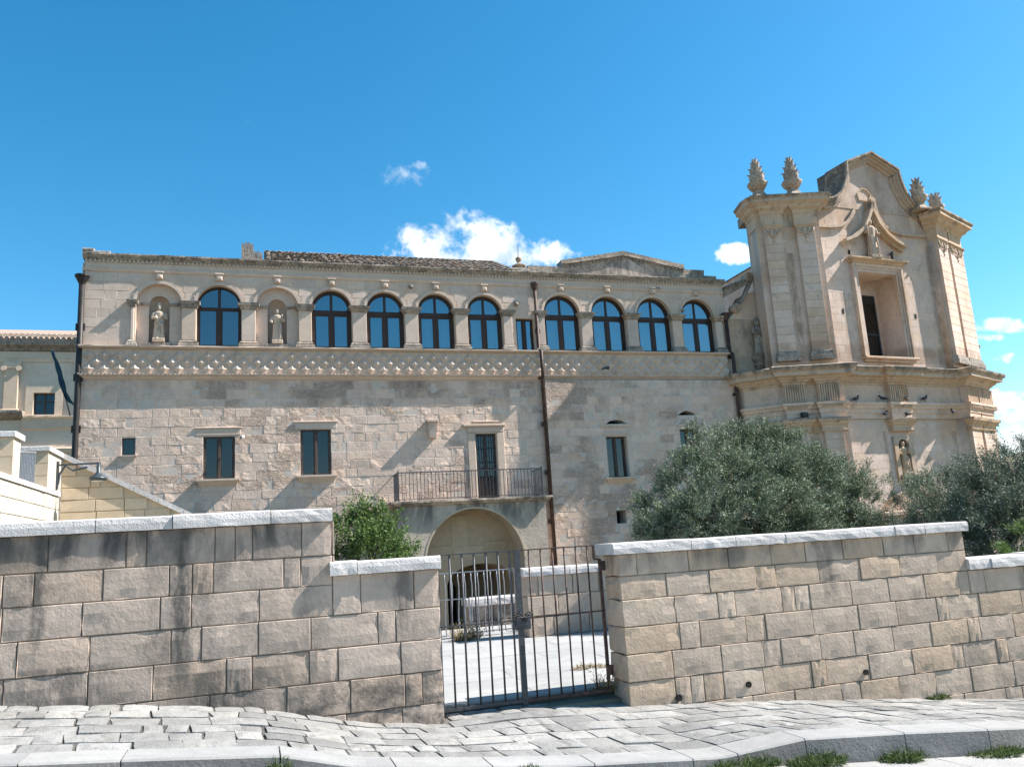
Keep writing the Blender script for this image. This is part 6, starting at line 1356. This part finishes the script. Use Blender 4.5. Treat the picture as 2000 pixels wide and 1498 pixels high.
fr = plate('window', rect(pw[0]-.01, pw[1]+.01, pw[2]-.01, pw[3]+.01), [rect(pw[0]+.06, pw[1]-.06, pw[2]+.06, pw[3]-.06)], (0, PYY+.15), 0, 0, .08, 'wood_red', pa)
m_ = MB(); c = (pw[0]+pw[1])/2; m_.box(c-.04, c+.04, PYY+.16, PYY+.22, pw[2], pw[3]).box(pw[0], pw[1], PYY+.165, PYY+.215, 8.3, 8.36); m_.obj('sash', 'wood_red', fr); pane_obj(fr, rect(pw[0]+.05, pw[1]-.05, pw[2]+.05, pw[3]-.05), PYY+.19, 'glass_dark')
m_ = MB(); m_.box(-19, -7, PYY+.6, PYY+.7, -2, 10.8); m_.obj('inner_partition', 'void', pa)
rf_ = MB(); rf_.hull8([(-19, PYY-.45, 11.3), (-7, PYY-.45, 11.3), (-7, PYY+5, 13.2), (-19, PYY+5, 13.2)], [(-19, PYY-.45, 11.36), (-7, PYY-.45, 11.36), (-7, PYY+5, 13.3), (-19, PYY+5, 13.3)]); ro = rf_.obj('roof', 'tile_pale', pa)
tm = MB(); x = -18.9; sl3 = math.atan2(1.9, 5.45)
while x < -7:
    for j in range(5):
        tm.cr = rng.random(); d = j*.42; y = PYY-.5+d*math.cos(sl3); z = 11.40+d*math.sin(sl3)
        tm.tube([(x, y, z+.02), (x, y+.46*math.cos(sl3), z+.46*math.sin(sl3)-.01)], [.105, .085], 7)
    x += .25
tm.obj('roof_tiles', 'tile_pale', ro, kind='stuff')
# ------------------------------------------------------------------ flag on the convent flank
fg = thing('flag', (-4.95, 26.2, 4.4), 'furled teal and blue flag hanging from a slanting pole at the convent corner', 'flag')
f0, f1 = at(137, 812, 26.3), at(103, 682, 25.7)
mb = MB(); mb.tube([f0, f1], .022, 8); mb.obj('pole', 'iron_pale', fg, smooth=True)
fm = MB(); n = 22; vs = []
for i in range(n+1):
    t = i/n; p0 = Vector(f1).lerp(Vector(f0), t*.72); w_ = .06+.14*math.sin(min(t*1.3, 1)*1.5)+(.22*max(0, t-.72)/.28)
    for k in range(7): a = k/6; vs.append((p0.x-.03+w_*a+.03*math.sin(k*2.1+t*7), p0.y+.05*math.sin(k*1.9+t*5), p0.z-.03-(.30*a)*(.3+t)+.02*math.sin(k*2+t*9)))
fm.add(vs, [(i*7+k, i*7+k+1, (i+1)*7+k+1, (i+1)*7+k) for i in range(n) for k in range(6)]); fm.obj('cloth', 'flag', fg, smooth=True)
# ------------------------------------------------------------------ trees and plants
big = pxlobes([(1290, 1010, 52, 13.6), (1345, 945, 56, 13.8), (1390, 895, 46, 14.2), (1440, 876, 46, 14.4), (1495, 872, 42, 14.6), (1545, 895, 50, 14.2), (1430, 955, 72, 13.2), (1500, 935, 60, 13.5), (1580, 950, 62, 13.8), (1630, 950, 46, 14.3), (1672, 985, 44, 14), (1530, 1005, 62, 12.9), (1470, 1015, 58, 12.8), (1380, 1010, 62, 12.9), (1280, 1055, 40, 13.4), (1330, 1030, 50, 13), (1605, 1030, 56, 13.1), (1665, 1040, 46, 13.6), (1700, 1045, 32, 13.8), (1480, 920, 70, 15.2), (1400, 1080, 70, 13.4), (1560, 1080, 80, 13.4), (1350, 865, 22, 14.1), (1690, 940, 26, 14.3), (1275, 990, 24, 13.8)], .80)
bx = at(1480, 1040, 14)
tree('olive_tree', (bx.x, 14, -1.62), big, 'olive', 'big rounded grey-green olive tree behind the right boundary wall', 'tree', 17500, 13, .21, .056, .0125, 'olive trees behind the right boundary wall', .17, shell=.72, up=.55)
ol2 = pxlobes([(1800, 985, 48, 13.2), (1850, 975, 46, 13.4), (1830, 1030, 60, 12.8), (1770, 1030, 34, 12.8), (1885, 1020, 50, 13.2), (1840, 1080, 60, 13)])
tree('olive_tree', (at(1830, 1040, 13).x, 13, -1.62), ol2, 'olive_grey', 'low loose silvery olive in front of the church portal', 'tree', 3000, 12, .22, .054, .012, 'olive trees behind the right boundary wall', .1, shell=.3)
ol3 = pxlobes([(1925, 985, 52, 11.6), (1975, 945, 60, 12), (1955, 1040, 72, 11.4), (2010, 1020, 80, 11.6), (1900, 1060, 44, 11.2), (2060, 960, 90, 12.2), (1975, 1100, 80, 11.4), (1915, 930, 30, 11.8), (1890, 925, 16, 11.8), (1985, 905, 26, 12)])
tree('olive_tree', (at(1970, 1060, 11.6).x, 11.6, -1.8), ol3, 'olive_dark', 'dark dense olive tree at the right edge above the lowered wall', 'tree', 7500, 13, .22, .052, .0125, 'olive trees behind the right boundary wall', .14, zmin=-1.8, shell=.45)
ol4 = pxlobes([(1996, 1062, 20, 9.6), (2012, 1030, 22, 9.8), (1975, 1085, 16, 9.5)])
tree('green_shrub', (at(2000, 1080, 9.7).x, 9.7, -1.8), ol4, 'shrub', 'fresh green shoots low in front of the dark olive at the right edge', 'shrub', 260, 11, .12, .045, .014, None, .03, zmin=-1.8)
sh = pxlobes([(690, 1060, 44, 10.2), (735, 1050, 38, 10.2), (715, 1015, 30, 10.3), (700, 985, 18, 10.3), (768, 1075, 30, 10), (665, 1085, 30, 10), (720, 1095, 60, 10), (755, 1025, 16, 10.3), (772, 1010, 10, 10.3)], .84)
tree('green_shrub', (at(715, 1080, 10.2).x, 10.2, -1.6), sh, 'shrub', 'bright green leafy shrub rising behind the lowered part of the left wall', 'shrub', 900, 12, .20, .042, .020, None, .05, shell=.35, up=.9)
def tuft(name, x, y, z, r, n, hgt, mat, label, cat='weed', group=None, L=.05, Wd=.008, up=1.0, flat=0):
    t = thing(name, (x, y, z), label, cat, group); k = n
    a = nr.uniform(0, 2*np.pi, k); q = r*np.sqrt(nr.random_sample(k)); base = np.stack([x+q*np.cos(a)*(1+flat), y+q*np.sin(a)*.5, np.full(k, z)], 1)
    d = np.stack([np.cos(a)*q/r*.9, np.sin(a)*q/r*.6, np.full(k, up)], 1)+nr.normal(size=(k, 3))*.35; d[:, 2] = np.abs(d[:, 2]); d /= np.linalg.norm(d, axis=1, keepdims=True)
    hh = hgt*(nr.uniform(.3, 1, k))*(1-.55*(q/r)); P = []; D = []
    for s in (0, .25, .5, .75, 1): P.append(base+d*(hh*s)[:, None]); D.append(d+nr.normal(size=(k, 3))*.55)
    leaves_mesh('leaves', mat, np.concatenate(P), np.concatenate(D), L, Wd, t)
    mb = MB()
    for i in range(0, k, max(1, k//14)): mb.tube([base[i], base[i]+d[i]*hh[i]], [.004, .002], 4)
    mb.obj('stems', mat, t, kind='stuff')
    return t
g_ = 'weeds growing at the foot of the kerb'
for (px_, lab, r, n, h) in ((1450, 'dark green weed clump against the kerb beside the ramped kerbstone', .2, 260, .10), (1592, 'grassy green weed clump at the kerb joint, largest on the right', .17, 300, .14), (1758, 'sparse green weed clump at the kerb joint further right', .14, 200, .12), (1945, 'faded weed patch at the kerb near the right edge of the road', .2, 200, .08)):
    v = at(px_, 1480, KY0-.04); tuft('weed_clump', v.x, KY0-.07, roadz(v.x, 6.15)-.01, r, n, h, 'weed', lab, 'weed', g_, flat=.5)
v = at(545, 1487, KY0); tuft('weed_clump', v.x, KY0-.02, roadz(v.x, 6.15)-.0, .05, 70, .14, 'weed', 'small weed in the joint between two kerbstones on the left', 'weed', g_)
v = at(1030, 1492, KY0); tuft('weed_clump', v.x, KY0-.05, roadz(v.x, 6.15), .08, 60, .05, 'weed', 'tiny weed below the dropped kerb in front of the gate', 'weed', g_)
v = at(908, 1245, 14.0); tuft('dry_plant', v.x, 13.9, -1.53, .2, 220, .42, 'dry', 'straw-coloured dry plant at the foot of the thin inner railing', 'plant', None, .06, .012)
v = at(1190, 1352, 8.3); tuft('dry_plant', XE-.12, 8.35, -1.57, .10, 80, .30, 'dry', 'dry weed in the corner between gate and right wall', 'plant', None, .05, .008)
v = at(1160, 1330, 9.6); tuft('dry_plant', v.x, 9.7, -1.53, .22, 60, .05, 'dry', 'flat dry weed lying on the pale courtyard slabs', 'plant', None, .05, .008, up=.3)
for k, (x_, lab) in enumerate(((1870, 'small weed at the foot of the right wall'),)):
    v = at(1830, 1364, 8); tuft('weed_clump', v.x, 7.97, foot(v.x), .12, 60, .05, 'weed', lab, 'weed', None)
